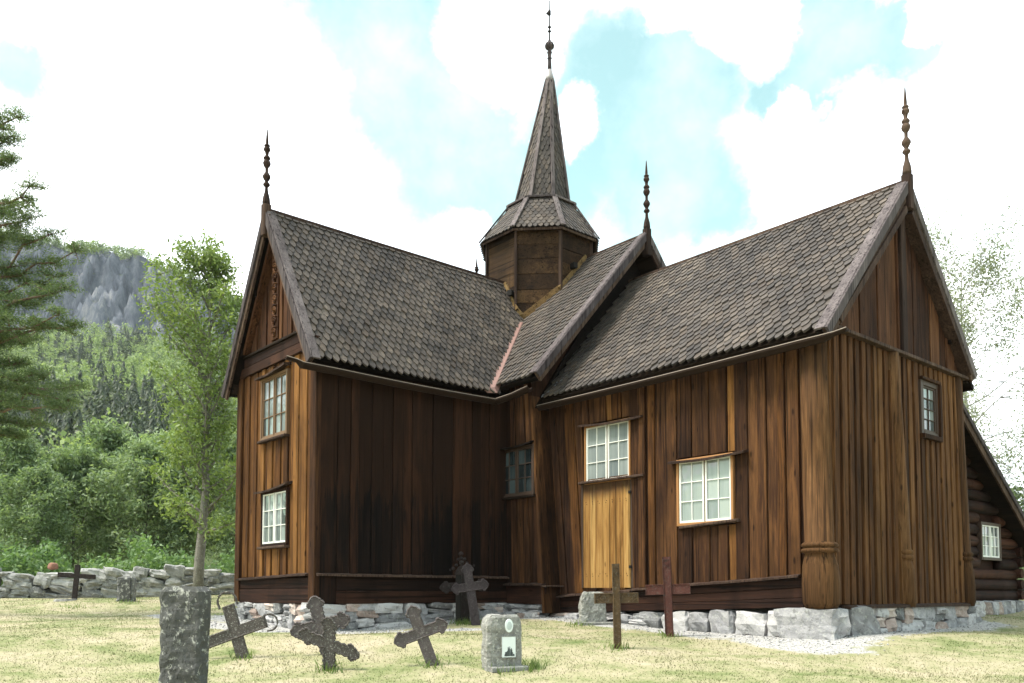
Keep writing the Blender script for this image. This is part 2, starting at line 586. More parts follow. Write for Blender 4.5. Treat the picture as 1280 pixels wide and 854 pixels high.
class Frame:
    """a wall plane: origin (x, y), direction u along the wall, outward normal n"""

    def __init__(s, o, u, n):
        s.o, s.u, s.n = np.array([*o, 0.]), np.array([*u, 0.]), np.array([*n, 0.])

    def P(s, u, z, d=0.):
        return s.o + s.u * u + s.n * d + np.array([0, 0, z])

    def uz(s, px, py, d=0.):
        r = ray(px, py)
        o = s.o + s.n * d
        p = CAM + r * (((o - CAM) @ s.n) / (r @ s.n))
        return float((p - s.o) @ s.u), float(p[2])

    def prism(s, poly, d0, d1, ch=.006):
        ins, sg = inset(poly, ch)
        n = len(poly)
        V = [s.P(u, z, d0) for u, z in poly] + [s.P(u, z, d1 - ch) for u, z in poly] + [s.P(u, z, d1) for u, z in ins]
        F = [tuple(range(n)), tuple(range(3 * n - 1, 2 * n - 1, -1))]
        for a in (0, n):
            F += [(a + i, a + n + i, a + n + (i + 1) % n, a + (i + 1) % n) for i in range(n)]
        return V, F

    def box(s, u0, u1, z0, z1, d0, d1, ch=.006):
        return s.prism([(u0, z0), (u1, z0), (u1, z1), (u0, z1)], d0, d1, ch)


def plank(fr, name, b0, b1, t0, t1, zb0, zb1, zt0, zt1, d0, d1, mat, parent, rng, wob=.004):
    seg = 2
    L = [(b0 + (t0 - b0) * k / seg + rng.uniform(-wob, wob) * (0 < k < seg), zb0 + (zt0 - zb0) * k / seg) for k in range(seg + 1)]
    Rr = [(b1 + (t1 - b1) * k / seg + rng.uniform(-wob, wob) * (0 < k < seg), zb1 + (zt1 - zb1) * k / seg) for k in range(seg + 1)]
    V, F = fr.prism(Rr + L[::-1], d0, d1, .007)
    return mesh(name, V, F, mat, parent)


def board_wall(fr, parent, ub, ut, zb, zt, mats, depth, holes=(), seed=1, gap=.004, dscale=.012):
    """upright planks; ub/ut lists of plank edges at foot and head; depth(i) how proud plank i stands"""
    rng = random.Random(seed)
    for i in range(len(ub) - 1):
        b0, b1, t0, t1 = ub[i] + gap, ub[i + 1] - gap, ut[i] + gap, ut[i + 1] - gap
        mid = (b0 + b1 + t0 + t1) / 4
        m = mats[i % len(mats)] if not callable(mats) else mats(i, rng)
        d1 = depth(i) + rng.uniform(-1, 1) * dscale * .5
        spans = [(None, None)]
        for (h0, h1, hz0, hz1) in sorted(holes, key=lambda q: q[2]):
            if h0 - .01 < mid < h1 + .01:
                last = spans.pop()
                spans += [(last[0], hz0), (hz1, None)]
        for lo, hi in spans:
            f = lambda u, lo=lo: zb(u) if lo is None else lo
            g = lambda u, hi=hi: zt(u) if hi is None else hi
            if g(mid) - f(mid) < .03:
                continue
            if lo is not None or hi is not None:
                zz0, zz1 = zb(mid), zt(mid)
                q = lambda a, c, z: a + (c - a) * (z - zz0) / (zz1 - zz0)
                bb0, bb1, tt0, tt1 = q(b0, t0, f(mid)), q(b1, t1, f(mid)), q(b0, t0, g(mid)), q(b1, t1, g(mid))
            else:
                bb0, bb1, tt0, tt1 = b0, b1, t0, t1
            plank(fr, 'plank', bb0, bb1, tt0, tt1, f(bb0), f(bb1), max(g(tt0), f(bb0) + .01), max(g(tt1), f(bb1) + .01), -.03, d1, m, parent, rng)


def edges(a, c, n, rng, jit=.15, snap=()):
    e = [a + (c - a) * (i + (rng.uniform(-jit, jit) if 0 < i < n else 0)) / n for i in range(n + 1)]
    w = (c - a) / n
    for s in snap:
        j = min(range(len(e)), key=lambda k: abs(e[k] - s))
        if abs(e[j] - s) < abs(w) * .6 and 0 < j < n:
            e[j] = s
    return e


# ---------------------------------------------------------------- terrain
def depth_of(x, y):
    f = np.array([-math.sin(YAW), math.cos(YAW)])
    return (x - CAM[0]) * f[0] + (y - CAM[1]) * f[1]


TT = [-60, 0, 5, 7.5, 10, 12.3, 14.4, 17, 22, 26, 40, 80, 200, 3000]
HH = [-1., .0, .30, .46, .68, .93, .97, 1.10, 1.36, 1.50, 1.62, 1.9, 2.5, 2.6]


def height(x, y):
    x = np.asarray(x, float)
    y = np.asarray(y, float)
    t = depth_of(x, y)
    w = .03 * np.sin(x * .9 + y * .4) + .025 * np.sin(y * 1.3 - x * .5 + 1.) + .012 * np.sin(x * 2.9 + 2) * np.sin(y * 2.3)
    return np.interp(t, TT, HH) + w * np.clip(1.2 - np.abs(t - 12) / 30, .2, 1)


def axis_line(lo, hi, step, far):
    a = np.arange(lo, hi + 1e-6, step)
    g = np.geomspace(step * 2, far, 34)
    return np.concatenate([lo - g[::-1], a, hi + g])


gx = axis_line(-12, 18, .14, 2500)
gy = axis_line(-16, 8, .14, 2500)
X, Y = np.meshgrid(gx, gy)
Z = height(X, Y)
nx, ny = len(gx), len(gy)
idx = np.arange(nx * ny).reshape(ny, nx)
F = np.stack([idx[:-1, :-1], idx[:-1, 1:], idx[1:, 1:], idx[1:, :-1]], -1).reshape(-1, 4)
gm = quick_mesh('ground', np.stack([X, Y, Z], -1).reshape(-1, 3), F, M['ground'], True)
WL, LL, WC, WR, LR = 1.574, 7.086, 2.847, 2.412, 8.197
ZB = 1.41


def box_dist(x, y, x0, x1, y0, y1):
    return np.hypot(np.maximum(np.maximum(x0 - x, x - x1), 0), np.maximum(np.maximum(y0 - y, y - y1), 0))


def gravel_amount(x, y):
    d = np.minimum(np.minimum(box_dist(x, y, -WL, WL, -LL, 0), box_dist(x, y, 2.3, LR, -2.6, 2.4)), box_dist(x, y, -2.5, 2.6, -WC, 0))
    g = 1.15 - d / 1.0
    g = np.where((x > 5.6) & (x < 9.6) & (y < -2.4), np.maximum(g, 1.2 - np.hypot((x - 8.0) / 1.1, (y + 3.1) / .5) * .70), g)
    px = np.array([-3.5, -1., 1.2, 2.6, 3.2])
    py = np.array([-7.8, -8.2, -8.0, -7.0, -5.2])
    for i in range(4):
        ax, ay, bx, by = px[i], py[i], px[i + 1], py[i + 1]
        t = np.clip(((x - ax) * (bx - ax) + (y - ay) * (by - ay)) / ((bx - ax) ** 2 + (by - ay) ** 2), 0, 1)
        g = np.maximum(g, 1.1 - np.hypot(x - ax - t * (bx - ax), y - ay - t * (by - ay)) / .62)
    return np.clip(g, 0, 1)


at_ = gm.attributes.new('gravel', 'FLOAT', 'POINT')
at_.data.foreach_set('value', gravel_amount(X, Y).astype(np.float32).ravel())
g = bpy.data.objects.new('ground', gm)
COL.objects.link(g)
g['kind'] = 'structure'

# ---------------------------------------------------------------- the church
church = empty('stave_church', (0, 0, ZB), 'old tarred wooden stave church with shingled roofs, carved finials and an octagonal spire', 'church')
ZRL, ZRR, ZC = 8.57, 8.31, 9.21
EL = dict(x=WL + .19, z=5.51)                       # left wing eave
EC = dict(y=WC + .37, z=5.66)                       # crossing eave
ER = dict(y=WR + .27, z=5.36)                       # right wing eave
XS = 2.845
YG = -LL - .22                                      # verge of the left wing
XG = LR + .12                                 # verge of the right wing
SL_L = (ZRL - EL['z']) / EL['x']
SL_C = (ZC - EC['z']) / EC['y']
SL_R = (ZRR - ER['z']) / ER['y']
LG = Frame((0, -LL), (1, 0), (0, -1))
LS = Frame((WL, 0), (0, 1), (1, 0))
CW = Frame((0, -WC), (1, 0), (0, -1))
RS = Frame((0, -WR), (1, 0), (0, -1))
RG = Frame((LR, 0), (0, 1), (1, 0))
rng = random.Random(7)


def part(name, loc, label=None):
    o = empty(name, loc, parent=church)
    if label:
        o['label'] = label
    return o


def solid(name, boxes, mat, parent):
    V, F = [], []
    for (x0, x1, y0, y1, z0, z1) in boxes:
        n = len(V)
        V += [(x, y, z) for z in (z0, z1) for x, y in ((x0, y0), (x1, y0), (x1, y1), (x0, y1))]
        F += [tuple(n + i for i in f) for f in ((3, 2, 1, 0), (4, 5, 6, 7), (0, 1, 5, 4), (1, 2, 6, 5), (2, 3, 7, 6), (3, 0, 4, 7))]
    return mesh(name, V, F, mat, parent)


def gable_core(name, half, a0, a1, axis, ztop, zr, sl, mat):
    """solid core of a wing: box with a gable prism; axis 'y': ridge along y"""
    P = [(-half, ZB), (half, ZB), (half, zr - sl * half - .10), (0, zr - .12), (-half, zr - sl * half - .10)]
    V = []
    for a in (a0, a1):
        for u, z in P:
            V.append((u, a, z) if axis == 'y' else (a, u, z))
    F = [(0, 1, 2, 3, 4), (9, 8, 7, 6, 5)] + [(i, 5 + i, 5 + (i + 1) % 5, (i + 1) % 5) for i in range(5)]
    return mesh(name, V, F, mat, church)


core_l = gable_core('wall', WL - .02, -LL + .02, 1., 'y', 0, ZRL, SL_L, M['dark'])
core_c = gable_core('wall', WC - .02, -2.4, 2.35, 'x', 0, ZC, SL_C, M['dark'])
core_r = gable_core('wall', WR - .02, 2.2, LR - .02, 'x', 0, ZRR, SL_R, M['dark'])
core_n = gable_core('wall', WL - .02, 1., 6., 'y', 0, ZRL, SL_L, M['dark'])

# walls as groups of planks
w_lg = part('wall', (0, -LL, ZB), 'narrow left gable wall of sunburnt orange-brown upright boards')
w_ls = part('wall', (WL, -5, ZB), 'long shaded side wall of nearly black tarred boards')
w_cw = part('wall', (2, -WC, ZB), 'short dark wall in the inner corner')
w_rs = part('wall', (5, -WR, ZB), 'long side wall of wide orange-brown boards with the pine door')
w_rg = part('wall', (LR, 0, ZB), 'right gable wall of narrow ribbed olive-brown staves')

# --- openings from the photograph (u0, u1, z0, z1 in each wall plane)


def rect(fr, x0, y0, x1, y1, d=0.):
    """wall rectangle from two opposite corners"""
    a = fr.uz(x0, y0, d)
    c = fr.uz(x1, y1, d)
    return min(a[0], c[0]), max(a[0], c[0]), min(a[1], c[1]), max(a[1], c[1])


W1 = rect(LG, 332, 478, 361, 540)
W2 = rect(LG, 332, 619, 361, 678)
W3 = rect(CW, 629, 566, 668, 616)
W4 = rect(RS, 735, 536, 789, 597)
W5 = rect(RS, 851, 579, 917, 650)
W6 = rect(RG, 1147, 480, 1167, 545)
DOOR = rect(RS, 731, 604, 790, 735)
print('windows', [tuple(round(q, 2) for q in w) for w in (W1, W2, W3, W4, W5, W6, DOOR)])

# left gable wall
z_sill_l = LG.uz(340, 721)[1]
z_rail_l = LG.uz(383, 440)[1]
snap = (W1[0] - .05, W1[1] + .05)
ub = edges(-WL + .17, WL - .16, 17, rng, .12, snap)
ut = [u + .01 for u in ub]
hl = [(W1[0] - .05, W1[1] + .05, W1[2] - .06, W1[3] + .06), (W2[0] - .05, W2[1] + .05, W2[2] - .06, W2[3] + .06)]
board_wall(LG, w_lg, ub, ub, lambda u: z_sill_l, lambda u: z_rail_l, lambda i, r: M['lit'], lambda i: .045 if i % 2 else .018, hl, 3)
zrail2 = z_rail_l + .36
beam('rail', LG.P(-WL - .02, z_rail_l + .09, .035), LG.P(WL + .02, z_rail_l + .09, .035), .09, .17, M['warm_h'], w_lg)
hw1 = min(WL, (ZRL - .16 - z_rail_l - .36) / SL_L)
beam('rail', LG.P(-hw1, z_rail_l + .27, .03), LG.P(hw1, z_rail_l + .27, .03), .08, .17, M['warm_h'], w_lg)
hw1 = min(WL, (ZRL - .16 - zrail2 - .05) / SL_L)
beam('rail', LG.P(-hw1, zrail2 + .02, .05), LG.P(hw1, zrail2 + .02, .05), .12, .045, M['soffit'], w_lg)


def gable_top(half, zr, sl, low):
    return lambda u: max(zr - .17 - sl * abs(u), low + .001)


zt_l = gable_top(WL, ZRL, SL_L, zrail2)
hu = (ZRL - .17 - zrail2) / SL_L
ug = edges(-hu + .02, hu - .02, 12, rng, .15)
ug = sorted(set([round(q, 3) for q in ug] + [0.0]))
board_wall(LG, w_lg, ug, ug, lambda u: zrail2 + .045, lambda u: max(zt_l(u), zrail2 + .06), lambda i, r: M['gable'], lambda i: .04 if i % 2 else .012, (), 5)
# carved board under the gable peak
cv = part('carved_board', LG.P(0, 7, 0), 'upright board carved with interlaced scrolls in the left gable')
V, F = LG.box(-.13, .13, zrail2 + .10, zt_l(.13) - .12, .04, .075)
mesh('board', V, F, M['gable'], cv)
zz = zrail2 + .22
cu = []
k = 0
while zz < zt_l(.1) - .26:
    s = 1 if k % 2 else -1
    pts = []
    for j in range(19):
        t = j / 18
        a = t * 3.3 * math.pi
        rr = .085 * (1 - t * .78)
        pts.append(LG.P(s * rr * math.cos(a) * 1.05, zz + rr * math.sin(a) * 1.1, .085))
    cu.append(tube_vf(pts, [.016] * 19, 5))
    cu.append(tube_vf([LG.P(-.1 * s, zz + .09, .082), LG.P(0, zz + .12, .09), LG.P(.1 * s, zz + .085, .082)], [.014, .02, .014], 5))
    zz += .205
    k += 1
V, F = join(cu)
mesh('scroll_relief', V, F, M['gable'], cv, smooth=True)
# corner posts, base beams and drip boards of the left wing


def drip(fr, name, u0, u1, z0, z1, parent, mat, out=.13, th=.03):
    V = []
    n = 5
    r = random.Random(int(abs(u0) * 100))
    F = []
    for i in range(n + 1):
        u = u0 + (u1 - u0) * i / n
        z = z0 + (z1 - z0) * i / n + r.uniform(-.006, .006)
        V += [fr.P(u, z + .035, -.02), fr.P(u, z, out), fr.P(u, z - th, out), fr.P(u, z + .005 - th, -.02)]
    for i in range(n):
        a = 4 * i
        F += [(a + j, a + (j + 1) % 4, a + 4 + (j + 1) % 4, a + 4 + j) for j in range(4)]
    F += [(3, 2, 1, 0), (4 * n, 4 * n + 1, 4 * n + 2, 4 * n + 3)]
    return mesh(name, V, F, mat, parent)


for u0, u1 in ((-WL - .03, -WL + .17), (WL - .16, WL + .045)):
    V, F = LG.box(u0, u1, ZB + .0, z_rail_l, -.03, .075, .012)
    mesh('corner_board', V, F, M['warm'], w_lg)
V, F = LG.box(-WL + .18, WL - .17, ZB - .02, z_sill_l - .22, -.03, .055, .01)
mesh('sill_beam', V, F, M['warm_h'], w_lg)
V, F = LG.box(-WL + .18, WL - .17, z_sill_l - .215, z_sill_l - .03, -.03, .04, .01)
mesh('sill_beam', V, F, M['warm_h'], w_lg)
drip(LG, 'drip_board', -WL + .16, WL - .16, z_sill_l - .03, z_sill_l + .03, w_lg, M['brownb'])

# left wing side wall
z_sill_s = LS.uz(500, 719)[1]
ys0, ys1 = -LL + .36, -WC
ue = edges(ys0, ys1, 17, rng, .2)
zeave = 5.62
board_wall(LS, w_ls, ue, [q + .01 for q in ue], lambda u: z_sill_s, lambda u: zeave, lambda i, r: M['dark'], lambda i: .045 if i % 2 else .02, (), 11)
V, F = LS.box(-LL - .05, ys0 - .005, ZB - .01, zeave, -.03, .04, .012)
mesh('corner_board', V, F, M['dark'], w_ls)
V, F = LS.box(ys0, ys1, ZB - .02, ZB + .2, -.03, .05, .01)
mesh('sill_beam', V, F, M['warm_y'], w_ls)
V, F = LS.box(ys0, ys1, ZB + .205, z_sill_s - .03, -.03, .03, .01)
mesh('sill_beam', V, F, M['warm_y'], w_ls)
drip(LS, 'drip_board', -LL - .03, -WC, z_sill_s - .01, z_sill_s - .01, w_ls, M['brownb'], .12)

# crossing wall and its leaning return
xc_b, xc_t = CW.uz(682, 752)[0], CW.uz(666, 510)[0]
z_sill_c = CW.uz(650, 730)[1]
ub = [WL + .02 + (xc_b - WL - .02) * k / 6 for k in range(7)]
ut = [WL + .02 + (xc_t - WL - .02) * k / 6 for k in range(7)]
board_wall(CW, w_cw, ub, ut, lambda u: z_sill_c, lambda u: 5.75, lambda i, r: M['warm'] if i else M['dark'], lambda i: .045 if i % 2 else .02,
           [(W3[0] - .05, W3[1] + .3, W3[2] - .06, W3[3] + .06)], 13)
V, F = CW.prism([(WL + .02, ZB - .03), (xc_b, ZB - .05), (xc_b, z_sill_c - .03), (WL + .02, z_sill_c - .03)], -.03, .03)
mesh('sill_beam', V, F, M['warm_h'], w_cw)
drip(CW, 'drip_board', WL + .02, xc_b, z_sill_c, z_sill_c - .01, w_cw, M['brownb'], .11)
# the return: two leaning boards
for k, (y0, y1) in enumerate(((-WC - .06, -WC + .16), (-WC + .165, -WR - .02))):
    xo = .02 * k
    V = []
    for (xx, zz_) in ((xc_b + .03 - xo, 1.20), (xc_t + .03 - xo, 5.42)):
        V += [(xx - .06, y0, zz_), (xx, y0, zz_), (xx, y1, zz_), (xx - .06, y1, zz_)]
    F = [(3, 2, 1, 0), (4, 5, 6, 7), (0, 1, 5, 4), (1, 2, 6, 5), (2, 3, 7, 6), (3, 0, 4, 7)]
    mesh('corner_board', V, F, M['warm'], w_cw)
p = (xc_b + .0, -WC - .08, RS.uz(686, 733)[1])
beam('drip_board', (p[0] + .04, -WC - .1, p[2]), (p[0] + .04, -WR - .05, p[2]), .14, .03, M['brownb'], w_cw)

# right wing long wall
sA, sB = RS.uz(697, 744), RS.uz(1000, 720)
sill = lambda u: sA[1] + (sB[1] - sA[1]) * (u - sA[0]) / (sB[0] - sA[0])
xb0, xt0 = RS.uz(696, 750)[0], RS.uz(687, 510)[0] - .25
xe = RS.uz(1002, 700)[0]
xm = RS.uz(808, 600)[0]


def fan(u):                                        # boards at the left lean, those at the right stand upright
    w = max(0., 1 - (u - xb0) / (xm - xb0))
    return u + (xt0 - xb0) * w


ub = edges(xb0, xe, 29, rng, .2, (W4[0] - .06, W4[1] + .06, W5[0] - .06, W5[1] + .06, DOOR[0] - .01))
for hu0 in (W4[0] - .07, W4[1] + .07):
    pass
ut = [fan(u) for u in ub]
holes = [(W4[0] - .06, W4[1] + .06, DOOR[2] + .0, W4[3] + .07), (W5[0] - .06, W5[1] + .06, W5[2] - .07, W5[3] + .07)]


def rs_mat(i, r):
    return M['warm'] if r.random() < .82 else M['lit']


board_wall(RS, w_rs, ub, ut, sill, lambda u: 5.5, rs_mat, lambda i: .05 if i % 2 else .02, holes, 17)
zb = lambda u: 1.20 + .17 * (u - xb0) / (xe - xb0)
a, c = xb0 + .02, xe + .05
md = lambda u, f: zb(u) + (sill(u) - .03 - zb(u)) * f
for f0, f1, dd1 in ((0, .32, .05), (.325, .66, .035), (.665, 1., .045)):
    V, F = RS.prism([(a, md(a, f0) + .002), (c, md(c, f0) + .002), (c, md(c, f1)), (a, md(a, f1))], -.03, dd1, .008)
    mesh('sill_beam', V, F, M['warm_h'], w_rs)
drip(RS, 'drip_board', a, DOOR[1] + .05, sill(a) - .02, sill(DOOR[1]) - .02, w_rs, M['brownb'], .13)
drip(RS, 'drip_board', DOOR[1] + .05, xe, sill(DOOR[1]) + .0, sill(xe), w_rs, M['brownb'], .12)
V, F = RS.box(xm - .12, xm + .03, sill(xm), 5.5, .05, .095, .012)
mesh('upright_post', V, F, M['warm'], w_rs)

# right gable wall: narrow staves that lean slightly inward
zr_g = RG.uz(1100, 438)[1]
yb0, yb1 = -WR - .01, WR - .03
yt0, yt1 = -WR + .06, WR - .13
fu = lambda u: (u - yb0) / (yb1 - yb0)
zbot = lambda u: ZB + .02 - .05 * math.sin(math.pi * min(max(fu(u), 0), 1))
n = 46
e = [0.]
for i in range(n):
    e.append(e[-1] + (.68 if i % 2 else .32) * rng.uniform(.85, 1.15))
e = [q / e[-1] for q in e]
W6u = (W6[0] - .09, W6[1] + .09, W6[2] - .09, W6[3] + .09)
ub = [yb0 + (yb1 - yb0) * q for q in e]
ut = [yt0 + (yt1 - yt0) * q for q in e]
board_wall(RG, w_rg, ub, ut, zbot, lambda u: zr_g, lambda i, r: M['olive'], lambda i: .06 if i % 2 else .012, [W6u], 23, .002, .018)
beam('rail', RG.P(-WR - .05, zr_g + .03, .06), RG.P(WR + .03, zr_g + .03, .06), .17, .055, M['brownb'], w_rg)
hu = (ZRR - .17 - zr_g) / SL_R
zt_r = gable_top(WR, ZRR, SL_R, zr_g + .06)
ug = edges(-hu + .02, hu - .02, 15, rng, .2)
board_wall(RG, w_rg, ug, ug, lambda u: zr_g + .06, lambda u: max(zt_r(u), zr_g + .08), lambda i, r: M['gable'], lambda i: .03 if i % 2 else .012, (), 29)
V, F = RG.box(-.09, .09, zr_g + .06, zt_r(.1) - .05, .03, .09, .012)
mesh('upright_post', V, F, M['brownb'], w_rg)
for s in (-1, 1):                                   # inner rafters seen against the gable
    p0 = RG.P(s * (WR - .06), zr_g + .1, .11)
    p1 = RG.P(s * .10, ZRR - .17 - SL_R * .1 - .16, .11)
    beam('rafter', p0, p1, .10, .20, M['brownb'], w_rg, up=(1, 0, 0))
for s in (-1, 1):
    zf_ = lambda u: ZRL - .34 - SL_L * u
    u_ = (ZRL - .34 - zrail2 - .06) / SL_L
    p0 = LG.P(s * u_, zf_(u_), .08)
    p1 = LG.P(s * .06, zf_(.06), .08)
    beam('rafter', p0, p1, .08, .16, M['gable'], w_lg, up=(0, 1, 0))
drip(RG, 'drip_board', yb0 + .32, yb1 - .05, ZB - .02, ZB - .0, w_rg, M['brownb'], .13, .04)
# posts with ring mouldings
RING = .30


def stave_post(pb, pt, r, zring, name='corner_post'):
    H = pt[2] - pb[2]
    f = (zring - pb[2]) / H
    e_ = .035 / H
    prof = [(r * 1.02, 0), (r * 1.20, .02), (r * 1.24, f * .45), (r * 1.16, f * .78), (r * 1.0, f - e_ * 1.2), (r * .98, f), (r * 1.20, f + e_ * .5), (r * 1.24, f + e_ * 1.1), (r * 1.18, f + e_ * 1.9),
            (r * 1.0, f + e_ * 2.3), (r * 1.18, f + e_ * 2.8), (r * 1.22, f + e_ * 3.5), (r * 1.14, f + e_ * 4.2), (r * .98, f + e_ * 4.8), (r * .97, .6), (r * .93, 1)]
    o = lathe(name, prof, pb, pt, M['post'], church, 16)
    return o


pb = on(1026, 752, 1, -WR - .0)
pt = on(1016, 450, 1, -WR - .0)
stave_post((pb[0], -WR + .02, 1.36), (pt[0], -WR + .02, 5.5), .215, RS.uz(1022, 692)[1])
u_b, u_t = RG.uz(1131, 750)[0], RG.uz(1111, 440)[0]
stave_post((LR + .03, u_b, 1.36), (LR + .03, u_t, zr_g), .125, RG.uz(1128, 700)[1], 'mid_post')
u_b, u_t = RG.uz(1209, 750)[0], RG.uz(1193, 480)[0]
stave_post((LR + .0, u_b - .10, 1.36), (LR - .02, u_t - .04, zr_g), .15, RG.uz(1206, 702)[1])

# ---------------------------------------------------------------- windows


def window(fr, rct, cols, rows, casements, m_frame, m_sash, m_glass, parent=church, d=.0, trim=.05, hood=None, sillb=None, hmat=None, deep=.0):
    u0, u1, z0, z1 = rct
    cz = fr.P((u0 + u1) / 2, (z0 + z1) / 2, d)
    w = empty('window', cz, parent=parent)
    parts = [fr.box(u0 - trim, u0, z0 - trim, z1 + trim, d - .02, d + .075), fr.box(u1, u1 + trim, z0 - trim, z1 + trim, d - .02, d + .075),
             fr.box(u0, u1, z1, z1 + trim, d - .02, d + .073), fr.box(u0, u1, z0 - trim, z0, d - .02, d + .08)]
    V, F = join(parts)
    mesh('frame', V, F, m_frame, w)
    cwid = (u1 - u0) / casements
    if casements == 2:
        mesh('mullion', *fr.box((u0 + u1) / 2 - .013, (u0 + u1) / 2 + .013, z0 + .002, z1 - .002, d, d + .04, .003), m_frame if m_frame is not M['orangef'] else M['brownframe'], w)
    st, mu = .028, .014
    for k in range(casements):
        a, c = u0 + cwid * k + (.004 if k == 0 else .014), u0 + cwid * (k + 1) - (.004 if k == casements - 1 else .014)
        pr = [fr.box(a, a + st, z0 + .003, z1 - .003, d, d + .055, .003), fr.box(c - st, c, z0 + .003, z1 - .003, d, d + .055, .003),
              fr.box(a + st, c - st, z1 - st, z1 - .003, d, d + .053, .003), fr.box(a + st, c - st, z0 + .003, z0 + st * 1.3, d, d + .053, .003)]
        ia, ic, ja, jc = a + st, c - st, z0 + st * 1.3, z1 - st
        for q in range(1, cols):
            x = ia + (ic - ia) * q / cols
            pr.append(fr.box(x - mu / 2, x + mu / 2, ja, jc, d, d + .046, .002))
        for q in range(1, rows):
            z = ja + (jc - ja) * q / rows
            pr.append(fr.box(ia, ic, z - mu / 2, z + mu / 2, d, d + .048, .002))
        V, F = join(pr)
        mesh('sash', V, F, m_sash, w)
        for q in range(cols):
            for r_ in range(rows):
                xa, xb_ = ia + (ic - ia) * q / cols, ia + (ic - ia) * (q + 1) / cols
                za, zb_ = ja + (jc - ja) * r_ / rows, ja + (jc - ja) * (r_ + 1) / rows
                V, F = fr.box(xa, xb_, za, zb_, d + .02 - .002 * ((q + r_) % 2), d + .026 + rng.uniform(0, .003), .001)
                mesh('pane', V, F, m_glass, w)
    if hood:
        (a, za), (c, zc_) = hood
        n = 6
        V, F = [], []
        for i in range(n + 1):
            t = i / n
            u = a + (c - a) * t
            z = za + (zc_ - za) * t - .03 * math.sin(math.pi * t)
            o_ = .17 + .01 * math.sin(i * 2.)
            V += [fr.P(u, z + .05, -.02), fr.P(u, z, o_), fr.P(u, z - .035, o_), fr.P(u, z - .0, -.02)]
        for i in range(n):
            q = 4 * i
            F += [(q + j, q + (j + 1) % 4, q + 4 + (j + 1) % 4, q + 4 + j) for j in range(4)]
        F += [(3, 2, 1, 0), (4 * n, 4 * n + 1, 4 * n + 2, 4 * n + 3)]
        mesh('hood_board', V, F, hmat or M['brownb'], w)
    if sillb:
        (a, za), (c, zc_) = sillb
        V, F = fr.prism([(a, za - .045), (c, zc_ - .045), (c, zc_), (a, za)], -.02, .13, .01)
        mesh('sill', V, F, hmat or M['brownb'], w)
    return w


def ext(r, l, rr):
    return r[0] - l, r[1] + rr


w = window(LG, W1, 2, 3, 2, M['brownframe'], M['brownframe'], M['glassm'], hood=((W1[0] - .14, W1[3] + .06), (W1[1] + .10, W1[3] + .13)), sillb=((W1[0] - .07, W1[2] - .05), (W1[1] + .07, W1[2] - .05)))
w['label'] = 'upper window of the left gable with brown frames'
w = window(LG, W2, 2, 3, 2, M['warm_h'], M['white'], M['glassm'], hood=((W2[0] - .16, W2[3] + .05), (W2[1] + .14, W2[3] + .12)), sillb=((W2[0] - .07, W2[2] - .05), (W2[1] + .07, W2[2] - .05)))
w['label'] = 'lower window of the left gable with white sashes'
w = window(CW, W3, 2, 3, 2, M['sashd'], M['sashd'], M['glassd'], hood=((W3[0] - .05, W3[3] + .06), (W3[1] + .05, W3[3] + .09)), sillb=((W3[0] - .06, W3[2] - .04), (W3[1] + .1, W3[2] - .04)), hmat=M['soffit'])
w['label'] = 'dark window in the inner corner'
h0, h1 = RS.uz(722, 532, .17), RS.uz(800, 519, .17)
s0, s1 = RS.uz(722, 603, .13), RS.uz(803, 592, .13)
w = window(RS, W4, 2, 3, 2, M['orangef'], M['white'], M['glassl'], trim=.035, hood=(h0, h1), sillb=(s0, s1))
w['label'] = 'white window above the pine door'
h0, h1 = RS.uz(834, 578, .17), RS.uz(929, 563, .17)
s0, s1 = RS.uz(848, 658, .13), RS.uz(922, 648, .13)
w = window(RS, W5, 2, 3, 2, M['orangef'], M['white'], M['glassl'], trim=.045, hood=(h0, h1), sillb=(s0, s1))
w['label'] = 'white window right of the pine door'
w = window(RG, (W6[0] + .05, W6[1] - .02, W6[2] + .02, W6[3] - .02), 2, 4, 1, M['sashd'], M['sashd'], M['glassm'], trim=.1)
w['label'] = 'narrow window high in the right gable wall'
V, F = join([RG.box(W6[0] - .07, W6[1] + .08, W6[2] - .12, W6[2] - .04, -.02, .13), RG.box(W6[0] - .08, W6[1] + .08, W6[3] + .06, W6[3] + .11, -.02, .12), RG.box(W6[1] + .03, W6[1] + .10, W6[2] - .05, W6[3] + .06, -.02, .12)])
mesh('trim', V, F, M['warm'], w)

# the pine door
door = part('door', RS.P((DOOR[0] + DOOR[1]) / 2, DOOR[2], 0), 'pale new pine plank door without steps')
eds = edges(DOOR[0], DOOR[1], 7, rng, .12)
r2 = random.Random(5)
for i in range(7):
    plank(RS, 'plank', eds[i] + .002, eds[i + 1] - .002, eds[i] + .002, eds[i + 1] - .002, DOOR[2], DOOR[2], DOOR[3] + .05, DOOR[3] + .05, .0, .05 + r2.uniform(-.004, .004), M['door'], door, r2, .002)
for bx in (RS.box(DOOR[1] + .005, DOOR[1] + .06, DOOR[2], DOOR[3] + .03, .0, .035), RS.box(DOOR[0] - .04, DOOR[0] - .004, DOOR[2], DOOR[3] + .03, .0, .06)):
    mesh('jamb', *bx, M['sashd'], door)
nails = []
for i in range(7):
    for zz in (DOOR[2] + .22, DOOR[2] + .26, DOOR[3] - .38, DOOR[3] - .42):
        u = (eds[i] + eds[i + 1]) / 2 + r2.uniform(-.02, .02)
        nails.append(RS.box(u - .006, u + .006, zz - .006, zz + .006, .045, .058, .002))
V, F = join(nails)
mesh('nail_heads', V, F, M['black'], door)
V, F = join([RS.box(DOOR[1] - .02, DOOR[1] + .04, z, z + .05, .045, .07) for z in (DOOR[2] + .35, DOOR[3] - .3)])
mesh('hinge', V, F, M['black'], door)

# ---------------------------------------------------------------- roofs
PENDING = []                                        # (roof part, matrix, projected area)


